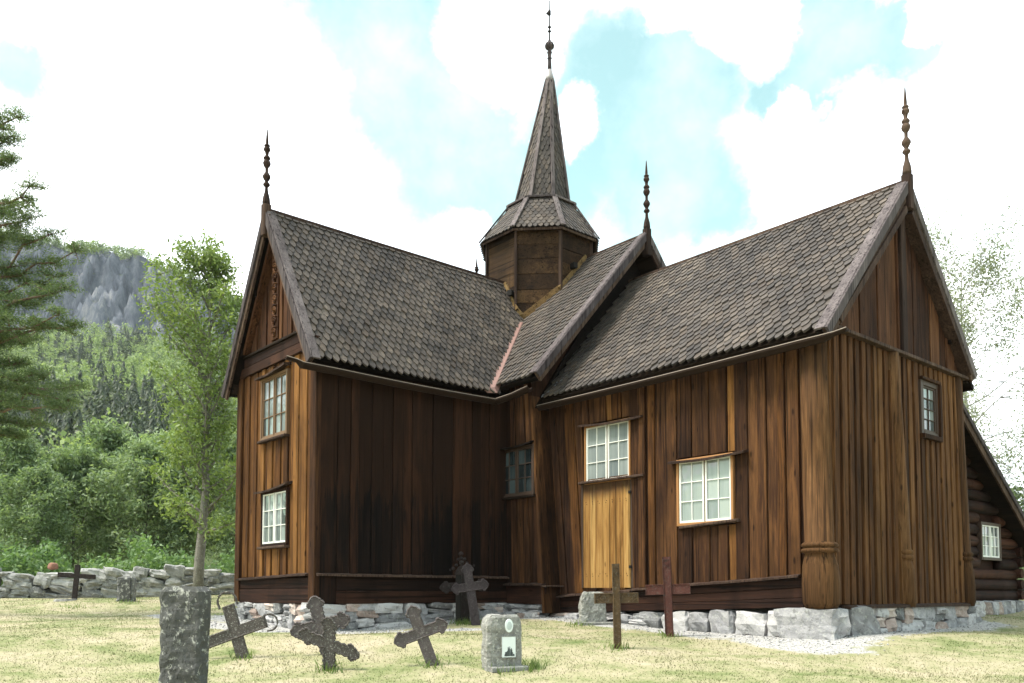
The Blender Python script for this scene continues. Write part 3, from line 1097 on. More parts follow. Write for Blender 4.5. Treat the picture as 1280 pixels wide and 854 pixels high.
def slab(name, quad, th, mat, parent):
    q = [np.asarray(v, float) for v in quad]
    n = np.cross(q[1] - q[0], q[3] - q[0])
    n /= np.linalg.norm(n)
    if n[2] < 0:
        n = -n
    V = [v - n * .02 for v in q] + [v - n * th for v in q]
    F = [(0, 1, 2, 3), (7, 6, 5, 4)] + [(i, (i + 1) % 4, 4 + (i + 1) % 4, 4 + i) for i in range(4)]
    return mesh(name, V, F, mat, parent)


def shingle_vf():
    w, L, t = .5, 1., 1.                              # unit shingle: x -.5...5, y 0 (tip) ..1, z thickness
    out = [(0, 0), (.13, .035), (.38, .20), (.425, .30), (.43, 1), (-.43, 1), (-.425, .30), (-.38, .20), (-.13, .035)]
    V = [(x, y, 1.) for x, y in out] + [(x, y, 0.) for x, y in out]
    n = len(out)
    F = [tuple(range(n))] + [(i + n, (i + 1) % n + n, (i + 1) % n, i) for i in range(n)]
    return np.array(V), F


SV, SF = shingle_vf()


def shingle_data(w, L, t):
    me = bpy.data.meshes.new('shingle')
    me.from_pydata((SV * np.array([w, L, t])).tolist(), [], SF)
    me.materials.append(M['shingle'])
    return me


SDATA = {}


def lay(roof, O, U, Vv, ulen, vlen, keep, w=.145, ex=.152, seed=0, count=True, th=.032):
    """rows of shingles on a slope; O the low corner, U along the eave, Vv up the slope"""
    r = random.Random(seed)
    U = np.asarray(U, float)
    Vv = np.asarray(Vv, float)
    N = np.cross(U, Vv)
    if N[2] < 0:
        N = -N
        O = np.asarray(O) + U * ulen
        U = -U
        flip = True
    else:
        flip = False
    L = ex * 2.15
    t_ = math.asin(min(.9, th * 1.35 / L))
    nrow = int(vlen / ex) + 1
    for j in range(nrow):
        v = j * ex - .04
        for i in range(-1, int(ulen / w) + 2):
            u = (i + .5 * (j % 2)) * w
            uu = ulen - u if flip else u
            if u < w * .3 or u > ulen - w * .3 or not keep(uu, v + ex * .6):
                continue
            wr_ = r.gauss(0, .022)
            lift = r.gauss(0, .10)
            y = Vv * math.cos(t_) - N * math.sin(t_)
            z = N * math.cos(t_) + Vv * math.sin(t_)
            x2 = U * math.cos(wr_) + y * math.sin(wr_)
            y2 = y * math.cos(wr_) - U * math.sin(wr_)
            p = np.asarray(O) + U * (u + r.uniform(-.006, .006)) + Vv * (v + r.uniform(-.012, .012)) + N * (.006 + th * 1.35)
            Lx = min(L, max(vlen - v - .01, .02))
            sc = (w * .985 * r.uniform(.94, 1.02), Lx, th * (1 + lift))
            if not count:
                area = 0
            else:
                q = proj(np.array([p - x2 * w / 2, p + x2 * w / 2, p + x2 * w / 2 + y2 * ex, p - x2 * w / 2 + y2 * ex]))
                area = abs(sum(q[k][0] * q[(k + 1) % 4][1] - q[(k + 1) % 4][0] * q[k][1] for k in range(4))) / 2
                d = CAM - p
                if z @ d < 0 or not (0 < q[0][0] < 1280 and 0 < q[0][1] < 854):
                    area = 0
            PENDING.append((roof, p, x2, y2, z, sc, area))


def roof_part(loc, label):
    return part('roof', loc, label)


rf_l = roof_part((0, -5, 7), 'steep shingled roof of the left wing')
rf_c = roof_part((0, -1, 7.5), 'raised shingled roof over the crossing')
rf_r = roof_part((5, 0, 7), 'long shingled roof of the right wing')
rf_n = roof_part((0, 4, 7), 'shingled roof of the rear wing')

# left wing: two slopes, ridge along y
for s in (1, -1):
    q = [(s * EL['x'], YG, EL['z']), (s * EL['x'], 0, EL['z']), (0, 0, ZRL), (0, YG, ZRL)]
    slab('roof_deck', q, .10, M['soffit'], rf_l)
    Vv = np.array([-s * 1, 0, SL_L])
    Ls = np.linalg.norm(Vv) * EL['x']
    Vv = Vv / np.linalg.norm(Vv)

    def keep(u, v, Vv=Vv, s=s):
        y = YG + u
        z = EL['z'] + v * Vv[2]
        return y < -(ZC - z) / SL_C + .10 if z < ZC else True
    lay(rf_l, (s * EL['x'], YG, EL['z']), (0, 1, 0), Vv, -YG, Ls, keep, seed=31 + s, count=s > 0)
# rear wing, hardly seen
for s in (1, -1):
    q = [(s * EL['x'], 0, EL['z']), (s * EL['x'], 6.2, EL['z']), (0, 6.2, ZRL), (0, 0, ZRL)]
    slab('roof_deck', q, .10, M['shingle'], rf_n)
# crossing: slopes face -y and +y
for s in (1, -1):
    q = [(-XS, -s * EC['y'], EC['z']), (XS, -s * EC['y'], EC['z']), (XS, 0, ZC), (-XS, 0, ZC)]
    slab('roof_deck', q, .10, M['soffit'], rf_c)
    Vv = np.array([0, s * 1, SL_C])
    Ls = np.linalg.norm(Vv) * EC['y']
    Vv = Vv / np.linalg.norm(Vv)

    def keep(u, v, Vv=Vv, s=s):
        x = -XS + u
        z = EC['z'] + v * Vv[2]
        return abs(x) > (ZRL - z) / SL_L - .10 if z < ZRL else True
    lay(rf_c, (-XS, -s * EC['y'], EC['z']), (1, 0, 0), Vv, 2 * XS, Ls, keep, seed=41 + s, count=s > 0)
# right wing
XR0 = 2.43
for s in (1, -1):
    q = [(XR0, -s * ER['y'], ER['z']), (XG, -s * ER['y'], ER['z']), (XG, 0, ZRR), (XR0, 0, ZRR)]
    slab('roof_deck', q, .10, M['soffit'], rf_r)
    Vv = np.array([0, s * 1, SL_R])
    Ls = np.linalg.norm(Vv) * ER['y']
    Vv = Vv / np.linalg.norm(Vv)
    lay(rf_r, (XR0, -s * ER['y'], ER['z']), (1, 0, 0), Vv, XG - XR0, Ls, lambda u, v: True, w=.148, ex=.150, seed=51 + s, count=s > 0)

# ridge boards, barge boards, eave beams
beam('ridge_board', (-.04, YG - .02, ZRL + .05), (-.04, -1.1, ZRL + .05), .15, .04, M['greyx'], rf_l)
beam('ridge_board', (.035, YG - .02, ZRL + .03), (.035, -1.1, ZRL + .03), .05, .13, M['brownb'], rf_l)
beam('ridge_board', (-XS, 0, ZC + .05), (XS + .02, 0, ZC + .05), .13, .05, M['grey'], rf_c)
beam('ridge_board', (-XS, -.05, ZC + .02), (XS + .02, -.05, ZC + .02), .04, .11, M['brownb'], rf_c)
beam('ridge_board', (XR0, 0, ZRR + .05), (XG + .02, 0, ZRR + .05), .13, .05, M['grey'], rf_r)
beam('ridge_board', (XR0, -.05, ZRR + .02), (XG + .02, -.05, ZRR + .02), .04, .11, M['brownb'], rf_r)


def barges(rf, apex, ends, outdir, m1, m2, w=.20, ex=.06, lift=0.):
    o = np.array([*outdir, 0.])
    for E_ in ends:
        a = np.asarray(apex, float)
        e_ = np.asarray(E_, float)
        d = (a - e_) / np.linalg.norm(a - e_)
        n_ = np.cross(d, o)
        if n_[2] < 0:
            n_ = -n_
        e2 = e_ - d * ex + n_ * lift
        a2 = a + d * .02 + n_ * lift
        beam('barge_board', e2 + o * .035 - n_ * .05, a2 + o * .035 - n_ * .05, .05, w, m1, rf, up=tuple(n_))
        beam('barge_board', e2 + o * .075 - n_ * .0, a2 + o * .075 - n_ * .0, .045, w * .62, m2, rf, up=tuple(n_))
        beam('cover_board', e2 - o * .02 + n_ * .065, a2 - o * .02 + n_ * .065, .17, .03, m2, rf, up=tuple(n_))


barges(rf_l, (0, YG, ZRL), [(EL['x'], YG, EL['z']), (-EL['x'], YG, EL['z'])], (0, -1), M['brownb'], M['grey'], .20)
barges(rf_c, (XS, 0, ZC), [(XS, -EC['y'], EC['z']), (XS, EC['y'], EC['z'])], (1, 0), M['brownb'], M['grey'], .21, 0., .03)
barges(rf_c, (-XS, 0, ZC), [(-XS, -EC['y'], EC['z']), (-XS, EC['y'], EC['z'])], (-1, 0), M['brownb'], M['brownb'], .26)
barges(rf_r, (XG, 0, ZRR), [(XG, -ER['y'], ER['z']), (XG, 2.50, ZRR - SL_R * 2.50)], (1, 0), M['brownb'], M['grey'], .22)
# gable infill between crossing roof and right wing roof
V, F = [], []
for x in (2.36, 2.42):
    V += [(x, -WC, ZRR - SL_R * WC), (x, 0, ZC - .12), (x, WC, ZRR - SL_R * WC)]
mesh('upper_gable', V, [(0, 1, 2), (5, 4, 3), (0, 3, 4, 1), (1, 4, 5, 2), (2, 5, 3, 0)], M['soffit'], rf_c)
# purlins whose ends show under the verge
for s in (1, -1):
    beam('wall_plate', (s * (WL + .04), YG + .04, 5.60), (s * (WL + .04), -WC, 5.60), .14, .18, M['soffit'], rf_l)
    beam('wall_plate', (2.45, s * (WR + .05), 5.50), (XG - .03, s * (WR + .05), 5.50), .14, .18, M['soffit'], rf_r)
for f in (.35, .68):
    for s in (1, -1):
        z = ZRR - SL_R * ER['y'] * f - .22
        beam('purlin', (LR, s * ER['y'] * f, z), (XG - .03, s * ER['y'] * f, z), .12, .14, M['soffit'], rf_r)
        z = ZRL - SL_L * EL['x'] * f - .24
        beam('purlin', (s * EL['x'] * f, -LL, z), (s * EL['x'] * f, YG + .03, z), .1, .12, M['soffit'], rf_l)

# wooden gutters with a zinc edge


def gutter(name, pts, parent):
    """dug-out wooden gutter along the points, its rounded tip carved"""
    P = [np.asarray(p, float) for p in pts]
    g_ = empty(name, P[len(P) // 2], parent=parent)
    V, F = [], []
    prof = [(-.075, .035), (-.05, -.045), (.03, -.06), (.085, .0), (.085, .03), (.06, .03), (.0, -.02), (-.05, .035)]
    n = len(prof)
    for i, p in enumerate(P):
        d = P[min(i + 1, len(P) - 1)] - P[max(i - 1, 0)]
        s = np.cross(d, (0, 0, 1.))
        s /= np.linalg.norm(s)
        k = .55 if i in TIP else 1.
        for x, z in prof:
            V.append(p + s * x * k + np.array([0, 0, z * k]))
    for i in range(len(P) - 1):
        for j in range(n):
            F.append((i * n + j, i * n + (j + 1) % n, (i + 1) * n + (j + 1) % n, (i + 1) * n + j))
    F.append(tuple(range(n)))
    F.append(tuple((len(P) - 1) * n + j for j in range(n - 1, -1, -1)))
    mesh('trough', V, F, M['gutter'], g_)
    V, F = [], []
    ed = []
    for i, p in enumerate(P):
        d = P[min(i + 1, len(P) - 1)] - P[max(i - 1, 0)]
        s = np.cross(d, (0, 0, 1.))
        s /= np.linalg.norm(s)
        k = .55 if i in TIP else 1.
        ed.append(p + s * .078 * k + np.array([0, 0, .036 * k]))
    V, F = tube_vf(ed, [.008] * len(ed), 5)
    mesh('zinc_edge', V, F, M['metal'], g_)
    return g_


def sag(a, c, n, s=.0):
    a, c = np.asarray(a, float), np.asarray(c, float)
    return [a + (c - a) * i / n + np.array([0, 0, -s * math.sin(math.pi * i / n)]) for i in range(n + 1)]


gxl = EL['x'] + .03
gz = EL['z'] - .17
TIP = {0, 1}
tip = on(357, 453, 0, gxl)
pts = [(gxl, tip[1], gz + .075), (gxl, tip[1] + .2, gz + .055), (gxl, YG - .22, gz - .0), (gxl, YG, gz)] + sag((gxl, YG + .4, gz), (gxl, -EC['y'] - .06, gz + .0), 6, .02)
pts += [(gxl + .10, -EC['y'] - .10, gz + .0)] + sag((gxl + .5, -EC['y'] - .05, gz + .04), (XS - .1, -EC['y'] - .05, gz + .10), 3)
gutter('gutter', pts, church)['label'] = 'dark gutter along the left wing and crossing eaves'
gyr = -ER['y'] - .03
gz = ER['z'] - .14
tip = on(1060, 433, 1, gyr)
TIP = {9, 10}
pts = sag((XR0 - .02, gyr, gz - .02), (XG - .3, gyr, gz), 7, .015) + [(XG, gyr, gz), (XG + (tip[0] - XG) * .5, gyr, gz + .03), (tip[0], gyr, gz + .05)]
gutter('gutter', pts, church)['label'] = 'dark gutter along the right wing eave'

# copper valley
vz = [(ZRL - .55), EC['z'] + .05]
P0 = [np.array([(ZRL - z) / SL_L, -(ZC - z) / SL_C, z]) for z in (ZRL - 1.1, EL['z'] + .02)]
V = []
for p_, k_ in zip(P0, (.45, .9)):
    V += [p_ + np.array([.03 - .05 * k_, -.07 - .13 * k_, .075]), p_ + np.array([.07, -.03, .09]), p_ + np.array([.12, .0, -.03]), p_ + np.array([-.05, -.21, -.03])]
mesh('copper_valley', V, [(0, 1, 5, 4), (1, 2, 6, 5), (2, 3, 7, 6), (3, 0, 4, 7), (3, 2, 1, 0), (4, 5, 6, 7)], M['pink'], church)
# lead patches at the foot of the crossing verge
cpar = []
for i in range(5):
    z = ER['z'] + .02 + i * .09
    y = -(ZRR - z) / SL_R
    cpar.append(beam_vf((2.46 + i * .05, y - .03, z + .05), (2.62 + i * .05, y - .0, z + .08), .09, .012, up=(0, -.7, .6)))
V, F = join(cpar)
mesh('lead_flashing', V, F, plain('lead', (.22, .24, .27), .35, .5), church)

# finials
FPROF = [(.085, 0), (.085, .05), (.115, .055), (.115, .075), (.10, .13), (.055, .20), (.042, .26), (.10, .285), (.10, .30), (.045, .33), (.085, .36), (.115, .385), (.11, .405), (.045, .45), (.045, .50), (.095, .53),
         (.115, .56), (.09, .59), (.045, .60), (.10, .615), (.10, .63), (.045, .66), (.06, .70), (.10, .725), (.09, .75), (.045, .765), (.085, .775), (.085, .785), (.040, .80), (.045, .82), (.015, .98), (.003, 1.)]


def finial(p, h, sc=.64):
    p = np.asarray(p, float)
    o = empty('finial', p, parent=church)
    V, F = beam_vf(p + np.array([0, 0, -.42]), p + np.array([0, 0, .16]), .15, .15, up=(1, 0, 0), ch=.02)
    mesh('finial_block', V, F, M['brownb'], o)
    lathe('turned_shaft', [(r_ * sc, t) for r_, t in FPROF], p + np.array([0, 0, .10]), p + np.array([0, 0, h]), M['brownb'], o, 12)
    return o


finial((0, YG - .05, ZRL), 1.62)
finial((XG + .05, 0, ZRR), 1.66)
finial((XS + .05, 0, ZC), 1.68)
finial((-XS - .05, 0, ZC), 1.3)

# ---------------------------------------------------------------- tower
TC = np.array([-.05, -.38])
tower = part('tower', (TC[0], TC[1], 8.2), 'octagonal ridge turret with skirt roof and shingled spire')


def oct_pt(c, Rr, k, z):
    a = R(22.5 + 45 * k)
    return np.array([c[0] + Rr * math.cos(a), c[1] + Rr * math.sin(a), z])


def frust(name, c0, R0, z0, c1, R1, z1, mat, parent):
    V = [oct_pt(c0, R0, k, z0) for k in range(8)] + [oct_pt(c1, R1, k, z1) for k in range(8)]
    F = [(k, (k + 1) % 8, 8 + (k + 1) % 8, 8 + k) for k in range(8)] + [tuple(range(7, -1, -1)), tuple(range(8, 16))]
    return mesh(name, V, F, mat, parent)


RB = 1.29
ZT0, ZT1 = 7.2, 9.95
frust('body_core', TC, RB - .05, ZT0, TC, RB - .05, ZT1, M['soffit'], tower)
fl = []
for k in range(8):
    a, c = oct_pt(TC, RB, k, 0), oct_pt(TC, RB, k + 1, 0)
    u_ = (c - a) / np.linalg.norm(c - a)
    n_ = np.array([u_[1], -u_[0], 0])
    fr = Frame(a[:2], u_[:2], n_[:2])
    ln = float(np.linalg.norm(c - a))
    if k in (5, 6, 7, 4):
        z = 7.3
        r3 = random.Random(k)
        while z < ZT1 - .05:
            h_ = r3.uniform(.30, .42)
            V, F = fr.box(.0, ln, z + .003, min(z + h_, ZT1) - .003, -.06, .0 + r3.uniform(-.006, .012), .006)
            mesh('plank', V, F, M['tower'], tower)
            z += h_
    else:
        V, F = fr.box(0, ln, 7.3, ZT1, -.06, 0.)
        mesh('plank', V, F, M['tower'], tower)
    p_ = oct_pt(TC, RB + .02, k, 0)
    beam('corner_batten', (p_[0], p_[1], 7.3), (p_[0], p_[1], ZT1), .075, .06, M['brownb'], tower, up=(u_[0], u_[1], 0))
TM = TC + np.array([.03, .04])
RSK, ZSK0, RS1, ZSK1 = 1.45, 9.72, .80, 10.64
skirt = empty('skirt_roof', (TC[0], TC[1], 10), parent=tower) if False else part('skirt_roof', (TC[0], TC[1], 10.))
frust('roof_deck', TC, RSK, ZSK0, TM, RS1, ZSK1, M['soffit'], skirt)
TS = TC + np.array([.04, .05])
TTOP = TC + np.array([.16, .19])
spire = part('spire', (TS[0], TS[1], 12.))
RP0, ZP0, RP1, ZP1 = .665, 10.62, .075, 13.88
frust('roof_deck', TS, RP0, ZP0, TTOP, RP1, ZP1, M['soffit'], spire)


def facet(roof, c0, R0, z0, c1, R1, z1, k, w, ex, seed):
    a, c = oct_pt(c0, R0, k, z0), oct_pt(c0, R0, k + 1, z0)
    d, e_ = oct_pt(c1, R1, k, z1), oct_pt(c1, R1, k + 1, z1)
    U = (c - a)
    ln = np.linalg.norm(U)
    U = U / ln
    mt = (d + e_) / 2 - (a + c) / 2
    hl = np.linalg.norm(mt)
    Vv = mt - U * (mt @ U)
    Vv /= np.linalg.norm(Vv)
    sh = (mt @ U) / hl
    ln1 = np.linalg.norm(e_ - d)

    def keep(u, v):
        f = min(v / hl, 1)
        half = (ln + (ln1 - ln) * f) / 2
        return abs(u - ln / 2 - sh * v) < half - w * .3 and v < hl - .05
    lay(roof, a, U, Vv, ln, hl, keep, w=w, ex=ex, seed=seed, count=True, th=.016)


for k in range(8):
    facet(skirt, TC, RSK, ZSK0, TM, RS1, ZSK1, k, .125, .115, 60 + k)
    facet(spire, TS, RP0, ZP0, TTOP, RP1, ZP1, k, .105, .125, 70 + k)
    for (rf, c0, R0, z0, c1, R1, z1, wd) in ((skirt, TC, RSK + .04, ZSK0 + .0, TM, RS1 + .05, ZSK1, .12), (spire, TS, RP0 + .05, ZP0, TTOP, RP1 + .02, ZP1, .085)):
        p0, p1 = oct_pt(c0, R0, k, z0), oct_pt(c1, R1, k, z1)
        out = p0 - np.array([c0[0], c0[1], z0])
        out = out / np.linalg.norm(out) + np.array([0, 0, .5])
        beam('hip_board', p0 + np.array([0, 0, .02]), p1 + np.array([0, 0, .02]), wd, .035, M['grey'], rf, up=tuple(out))
    p0, p1 = oct_pt(TC, RSK - .03, k, ZSK0 - .03), oct_pt(TC, RSK - .03, k + 1, ZSK0 - .03)
    beam('eave_board', p0, p1, .04, .06, M['brownb'], skirt)
    p0, p1 = oct_pt(TM, RS1 + .04, k, ZSK1 + .04), oct_pt(TM, RS1 + .04, k + 1, ZSK1 + .04)
    beam('collar_board', p0, p1, .10, .05, M['grey'], spire)
# tip of the spire
tp = np.array([TTOP[0], TTOP[1], 13.86])
lathe('lead_cap', [(.13, 0), (.10, .4), (.055, 1.)], tp, tp + np.array([0, 0, .30]), plain('zinc_cap', (.30, .28, .28), .5, .1), spire, 8)
lathe('turned_shaft', [(.055, 0), (.045, .3), (.04, .45), (.06, .47), (.04, .5), (.05, .6), (.065, .64), (.04, .68), (.06, .72), (.11, .78), (.115, .84), (.09, .90), (.04, .93), (.03, 1)],
      tp + np.array([0, 0, .18]), tp + np.array([0, 0, 1.05]), M['grey'], spire, 12)
lathe('vane_rod', [(.020, 0), (.018, .22), (.05, .25), (.018, .28), (.018, .32), (.05, .35), (.018, .38), (.016, .62), (.038, .64), (.038, .74), (.015, .76), (.013, .98), (.004, 1)], tp + np.array([0, 0, 1.0]), tp + np.array([0, 0, 2.05]), M['black'], spire, 8)
V, F = join([beam_vf(tp + np.array([-.035, -.04, 1.68]), tp + np.array([.0, .0, 1.74]), .012, .09)])
mesh('vane_flag', V, F, M['black'], spire)
# yellow boards where the tower meets the roofs


def roof_z(x, y):
    return max(ZRL - SL_L * abs(x), ZC - SL_C * abs(y))


cor = [oct_pt(TC, RB + .03, k, 0)[:2] for k in range(8)]


def along(a, c, cond):
    """first point from a towards c where cond holds"""
    for i in range(401):
        q = a + (c - a) * i / 400
        if cond(q):
            return q
    return c


ridge_l = along(cor[6], cor[5], lambda q: q[0] < .06)
ridge_c = along(cor[7], cor[0], lambda q: q[1] > -.06)
val = along(cor[6], cor[7], lambda q: ZC + SL_C * q[1] > ZRL - SL_L * q[0])
for a, c, hh in ((ridge_l, cor[6], .17), (cor[6], val, .17), (val, cor[7], .21), (cor[7], ridge_c, .17)):
    if np.linalg.norm(c - a) < .08:
        continue
    p0, p1 = np.array([*a, roof_z(*a) + .10]), np.array([*c, roof_z(*c) + .10])
    beam('flashing_board', p0, p1, .05, hh, M['flash'], church, up=(0, 0, 1), e=.02)
for q in (cor[7] * .55 + ridge_c * .45, cor[6] * .7 + ridge_l * .3):
    p0 = np.array([*q, roof_z(*q) + .30])
    o_ = q - TC
    o_ = np.array([*(o_ / np.linalg.norm(o_)), 0])
    beam('beam_end', p0 - o_ * .05, p0 + o_ * .12, .11, .12, M['black'], tower)

# lay the shingles: the 300 that show largest singly, the others joined per roof
PENDING.sort(key=lambda q: -q[6])
base = {}
rest = {}
for i, (rf, p, x2, y2, z2, sc, area) in enumerate(PENDING):
    if i < 300:
        key = round(sc[1], 3)
        if key not in base:
            base[key] = shingle_data(1, sc[1], 1)
        o = bpy.data.objects.new('shingle', base[key])
        COL.objects.link(o)
        o.parent = rf
        mw = Matrix(((x2[0] * sc[0], y2[0], z2[0] * sc[2], p[0]), (x2[1] * sc[0], y2[1], z2[1] * sc[2], p[1]), (x2[2] * sc[0], y2[2], z2[2] * sc[2], p[2]), (0, 0, 0, 1)))
        o.matrix_basis = Matrix.Translation(-WLOC[rf.name]) @ mw
    else:
        rest.setdefault(rf.name, []).append((p, x2, y2, z2, sc))
for nm, lst in rest.items():
    rf = bpy.data.objects[nm]
    A = np.array([[x * s[0], y * s[1], z * s[2]] for (p, x, y, z, s) in lst])   # n,3,3
    Pp = np.array([q[0] for q in lst])
    V = np.einsum('vk,nkj->nvj', SV, A) + Pp[:, None]
    nv = len(SV)
    V = (V - np.array(WLOC[nm])).reshape(-1, 3)
    me = bpy.data.meshes.new('shingles')
    FF = []
    for i in range(len(lst)):
        FF += [tuple(k + i * nv for k in f) for f in SF]
    me.from_pydata(V.tolist(), [], FF)
    me.materials.append(M['shingle'])
    o = bpy.data.objects.new('shingles', me)
    COL.objects.link(o)
    o.parent = rf
    o['kind'] = 'stuff'
print('shingles', len(PENDING))

# ---------------------------------------------------------------- stones


def stone_data(name, seed, mat, sub=2, rough=.16, boxy=.55):
    """rounded, chipped block of unit size"""
    r = random.Random(seed)
    n = 4
    V, F, key = [], [], {}
    for ax in range(3):
        for s in (-1, 1):
            for i in range(n):
                for j in range(n):
                    q = []
                    for (di, dj) in ((0, 0), (1, 0), (1, 1), (0, 1)):
                        c = [0, 0, 0]
                        c[ax] = s
                        c[(ax + 1) % 3] = -1 + 2 * (i + di) / n
                        c[(ax + 2) % 3] = -1 + 2 * (j + dj) / n
                        kk = tuple(round(v, 4) for v in c)
                        if kk not in key:
                            key[kk] = len(V)
                            V.append(c)
                        q.append(key[kk])
                    F.append(tuple(q if s > 0 else q[::-1]))
    out = []
    for v in V:
        v = Vector(v)
        sp = v.normalized() * 1.22
        v = v * boxy + sp * (1 - boxy)
        o3 = Vector((seed * 3.1, seed * 1.7, 0))
        v += v.normalized() * (noise.fractal(v * .9 + o3, 1., 2.2, 4) * rough * 2.2)
        v += Vector([r.uniform(-rough, rough) * .32 for _ in range(3)])
        out.append((v.x * .5, v.y * .5, v.z * .5))
    me = bpy.data.meshes.new(name)
    me.from_pydata(out, [], F)
    me.materials.append(mat)
    if boxy < .6:
        me.shade_smooth()
    return me


ST = [stone_data('stone', 100 + i, M['stonep'] if i % 6 == 5 else M['stone'], rough=.13, boxy=.72) for i in range(12)]
found = part('foundation', (0, 0, 1.2), 'low foundation of loose pale stones')
fcore = []
V, F = join([])
r4 = random.Random(77)


def place_stone(parent, data, p, sx, sy, sz, rotz, tilt=0., local=None):
    o = bpy.data.objects.new('stone', data)
    COL.objects.link(o)
    o.parent = parent
    o.location = Vector([float(q) for q in p]) - WLOC[parent.name]
    o.rotation_euler = (r4.uniform(-.06, .06) + (math.pi if r4.random() < .5 else 0), r4.uniform(-.08, .08) + tilt, rotz)
    o.scale = (sx, sy, sz)
    return o


def stone_row(a, c, inward, widths, courses, zt, out=.02, gr=None):
    """courses of stones along a-c (x, y), under the height zt, down into the ground"""
    a, c = np.asarray(a, float), np.asarray(c, float)
    L = np.linalg.norm(c - a)
    u = (c - a) / L
    rz = math.atan2(u[1], u[0])
    nn = np.array(inward, float)
    s = r4.uniform(-.08, .0)
    while s < L:
        w_ = r4.uniform(*widths)
        m_ = a + u * (s + w_ / 2)
        zg = float(height(*(m_ - nn * .1))) - .06
        top = zt(min(max(s / L, 0), 1))
        kk = max(1, courses + r4.choice((-1, 0, 0, 1 if courses > 1 else 0)))
        cuts = sorted([0., 1.] + [(i + r4.uniform(-.28, .28)) / kk for i in range(1, kk)])
        for i in range(kk):
            z0_, z1_ = zg + (top - zg) * cuts[i], zg + (top - zg) * cuts[i + 1]
            dp = .34 + r4.uniform(-.03, .05)
            sh = r4.uniform(-.07, .07) if kk > 1 else 0
            q = m_ + u * sh + nn * (dp / 2 - out - r4.uniform(0, .05))
            place_stone(found, r4.choice(ST), (q[0], q[1], (z0_ + z1_) / 2), w_ * (r4.uniform(.98, 1.2) if kk > 1 else r4.uniform(.86, .97)), dp, (z1_ - z0_) * (r4.uniform(.98, 1.08) if kk > 1 else r4.uniform(.80, 1.04)), rz, r4.uniform(-.08, .08))
        s += w_


stone_row((-WL, -LL), (WL, -LL), (0, 1), (.16, .42), 3, lambda t: ZB - .02, .03)
stone_row((WL, -LL), (WL, -WC), (-1, 0), (.24, .62), 3, lambda t: ZB - .02, .03)
stone_row((WL, -WC), (2.6, -WC), (0, 1), (.25, .5), 3, lambda t: ZB - .05, .08)
stone_row((2.5, -WR - .05), (4.8, -WR - .05), (0, 1), (.3, .55), 2, lambda t: 1.19 + .05 * t, .08)
stone_row((4.7, -WR - .03), (7.7, -WR - .03), (0, 1), (.34, .62), 1, lambda t: 1.26 + .10 * t, .10)
stone_row((LR, -WR + .8), (LR, WR + .15), (-1, 0), (.22, .5), 2, lambda t: ZB - .04, .06)
o = place_stone(found, ST[1], (7.86, -WR + .06, 1.11), .92, .56, .48, .1)
o['label'] = 'big pale boulder under the corner post'
o = place_stone(found, ST[3], (8.12, -WR + .62, 1.13), .6, .62, .5, 1.4)
for i in range(14):                                # loose bits beside the inner corner
    x = r4.uniform(1.75, 2.6)
    y = r4.uniform(-3.35, -2.95)
    place_stone(found, r4.choice(ST), (x, y, float(height(x, y)) + .04), r4.uniform(.12, .3), r4.uniform(.12, .22), r4.uniform(.07, .14), r4.uniform(0, 3))
# rubble filling behind the face stones so that no light passes under the walls
solid('rubble_core', [(-WL + .2, WL - .2, -LL + .2, 3, .3, ZB - .01), (-2.4, 2.4, -WC + .2, 2.4, .3, ZB - .01), (2.2, LR - .2, -WR + .2, WR - .2, .3, ZB - .01)], plain('dark_fill', (.035, .033, .03), .9), found)

# ---------------------------------------------------------------- log annex
XA = 7.35
AX = Frame((XA, 0), (0, 1), (1, 0))
annex = empty('log_annex', (XA, 4.2, 1.3), 'low dark brown log annex with lean-to roof and one small white window', 'annex')
ya0 = WR - .1
ya1 = AX.uz(1269, 740)[0]
va, vb = AX.uz(1204, 508, .43), AX.uz(1278, 642, .43)
slope = (vb[1] - va[1]) / (vb[0] - va[0])
zf = lambda y: va[1] + slope * (y - va[0]) - .06
za_t0, zlow = zf(ya0) - .16, zf(ya1) - .16
WA = rect(AX, 1220, 656, 1243, 698)
core = [(XA - 4, ya0 + .1), (XA - .1, ya0 + .1)]
P = [(ya0, 1.3), (ya1 - .05, 1.3), (ya1 - .05, zlow + .0), (ya0, za_t0 + .05)]
V = [(x, y, z) for x in (XA - 4, XA - .06) for y, z in P]
mesh('wall_core', V, [(0, 1, 2, 3), (7, 6, 5, 4), (0, 4, 5, 1), (1, 5, 6, 2), (2, 6, 7, 3), (3, 7, 4, 0)], M['log'], annex)
z = 1.42
r5 = random.Random(9)
while z < za_t0 - .1:
    dlog = r5.uniform(.22, .26)
    ye = min(ya1 + r5.uniform(.06, .12), ya0 + (za_t0 - z) / ((za_t0 - zlow) / (ya1 - ya0)) - .05) if z > zlow - .1 else ya1 + r5.uniform(.06, .12)
    spans = [(ya0, ye)]
    if z + dlog > WA[2] - .02 and z < WA[3] + .02:
        spans = [(ya0, WA[0] - .06), (WA[1] + .06, ye)]
    for s0_, s1_ in spans:
        if s1_ - s0_ < .1:
            continue
        n = 5
        pts = [(XA - .03 + r5.uniform(-.01, .01), s0_ + (s1_ - s0_) * i / n, z + dlog / 2 + r5.uniform(-.006, .006)) for i in range(n + 1)]
        V, F = tube_vf(pts, [dlog / 2 * r5.uniform(.98, 1.04) for _ in pts], 10)
        mesh('log', V, F, M['log'], annex, smooth=True)
    z += dlog * .97
for zz in np.arange(1.55, zlow - .05, .24):          # ends of the side wall's logs at the corner
    V, F = tube_vf([(XA - .3, ya1 - .0, zz), (XA + .16, ya1 - .0, zz)], [.105, .11], 9)
    mesh('log_end', V, F, M['log'], annex)
w = window(AX, WA, 2, 3, 2, M['sashd'], M['white'], M['glassm'], parent=annex, d=.05, trim=.06)
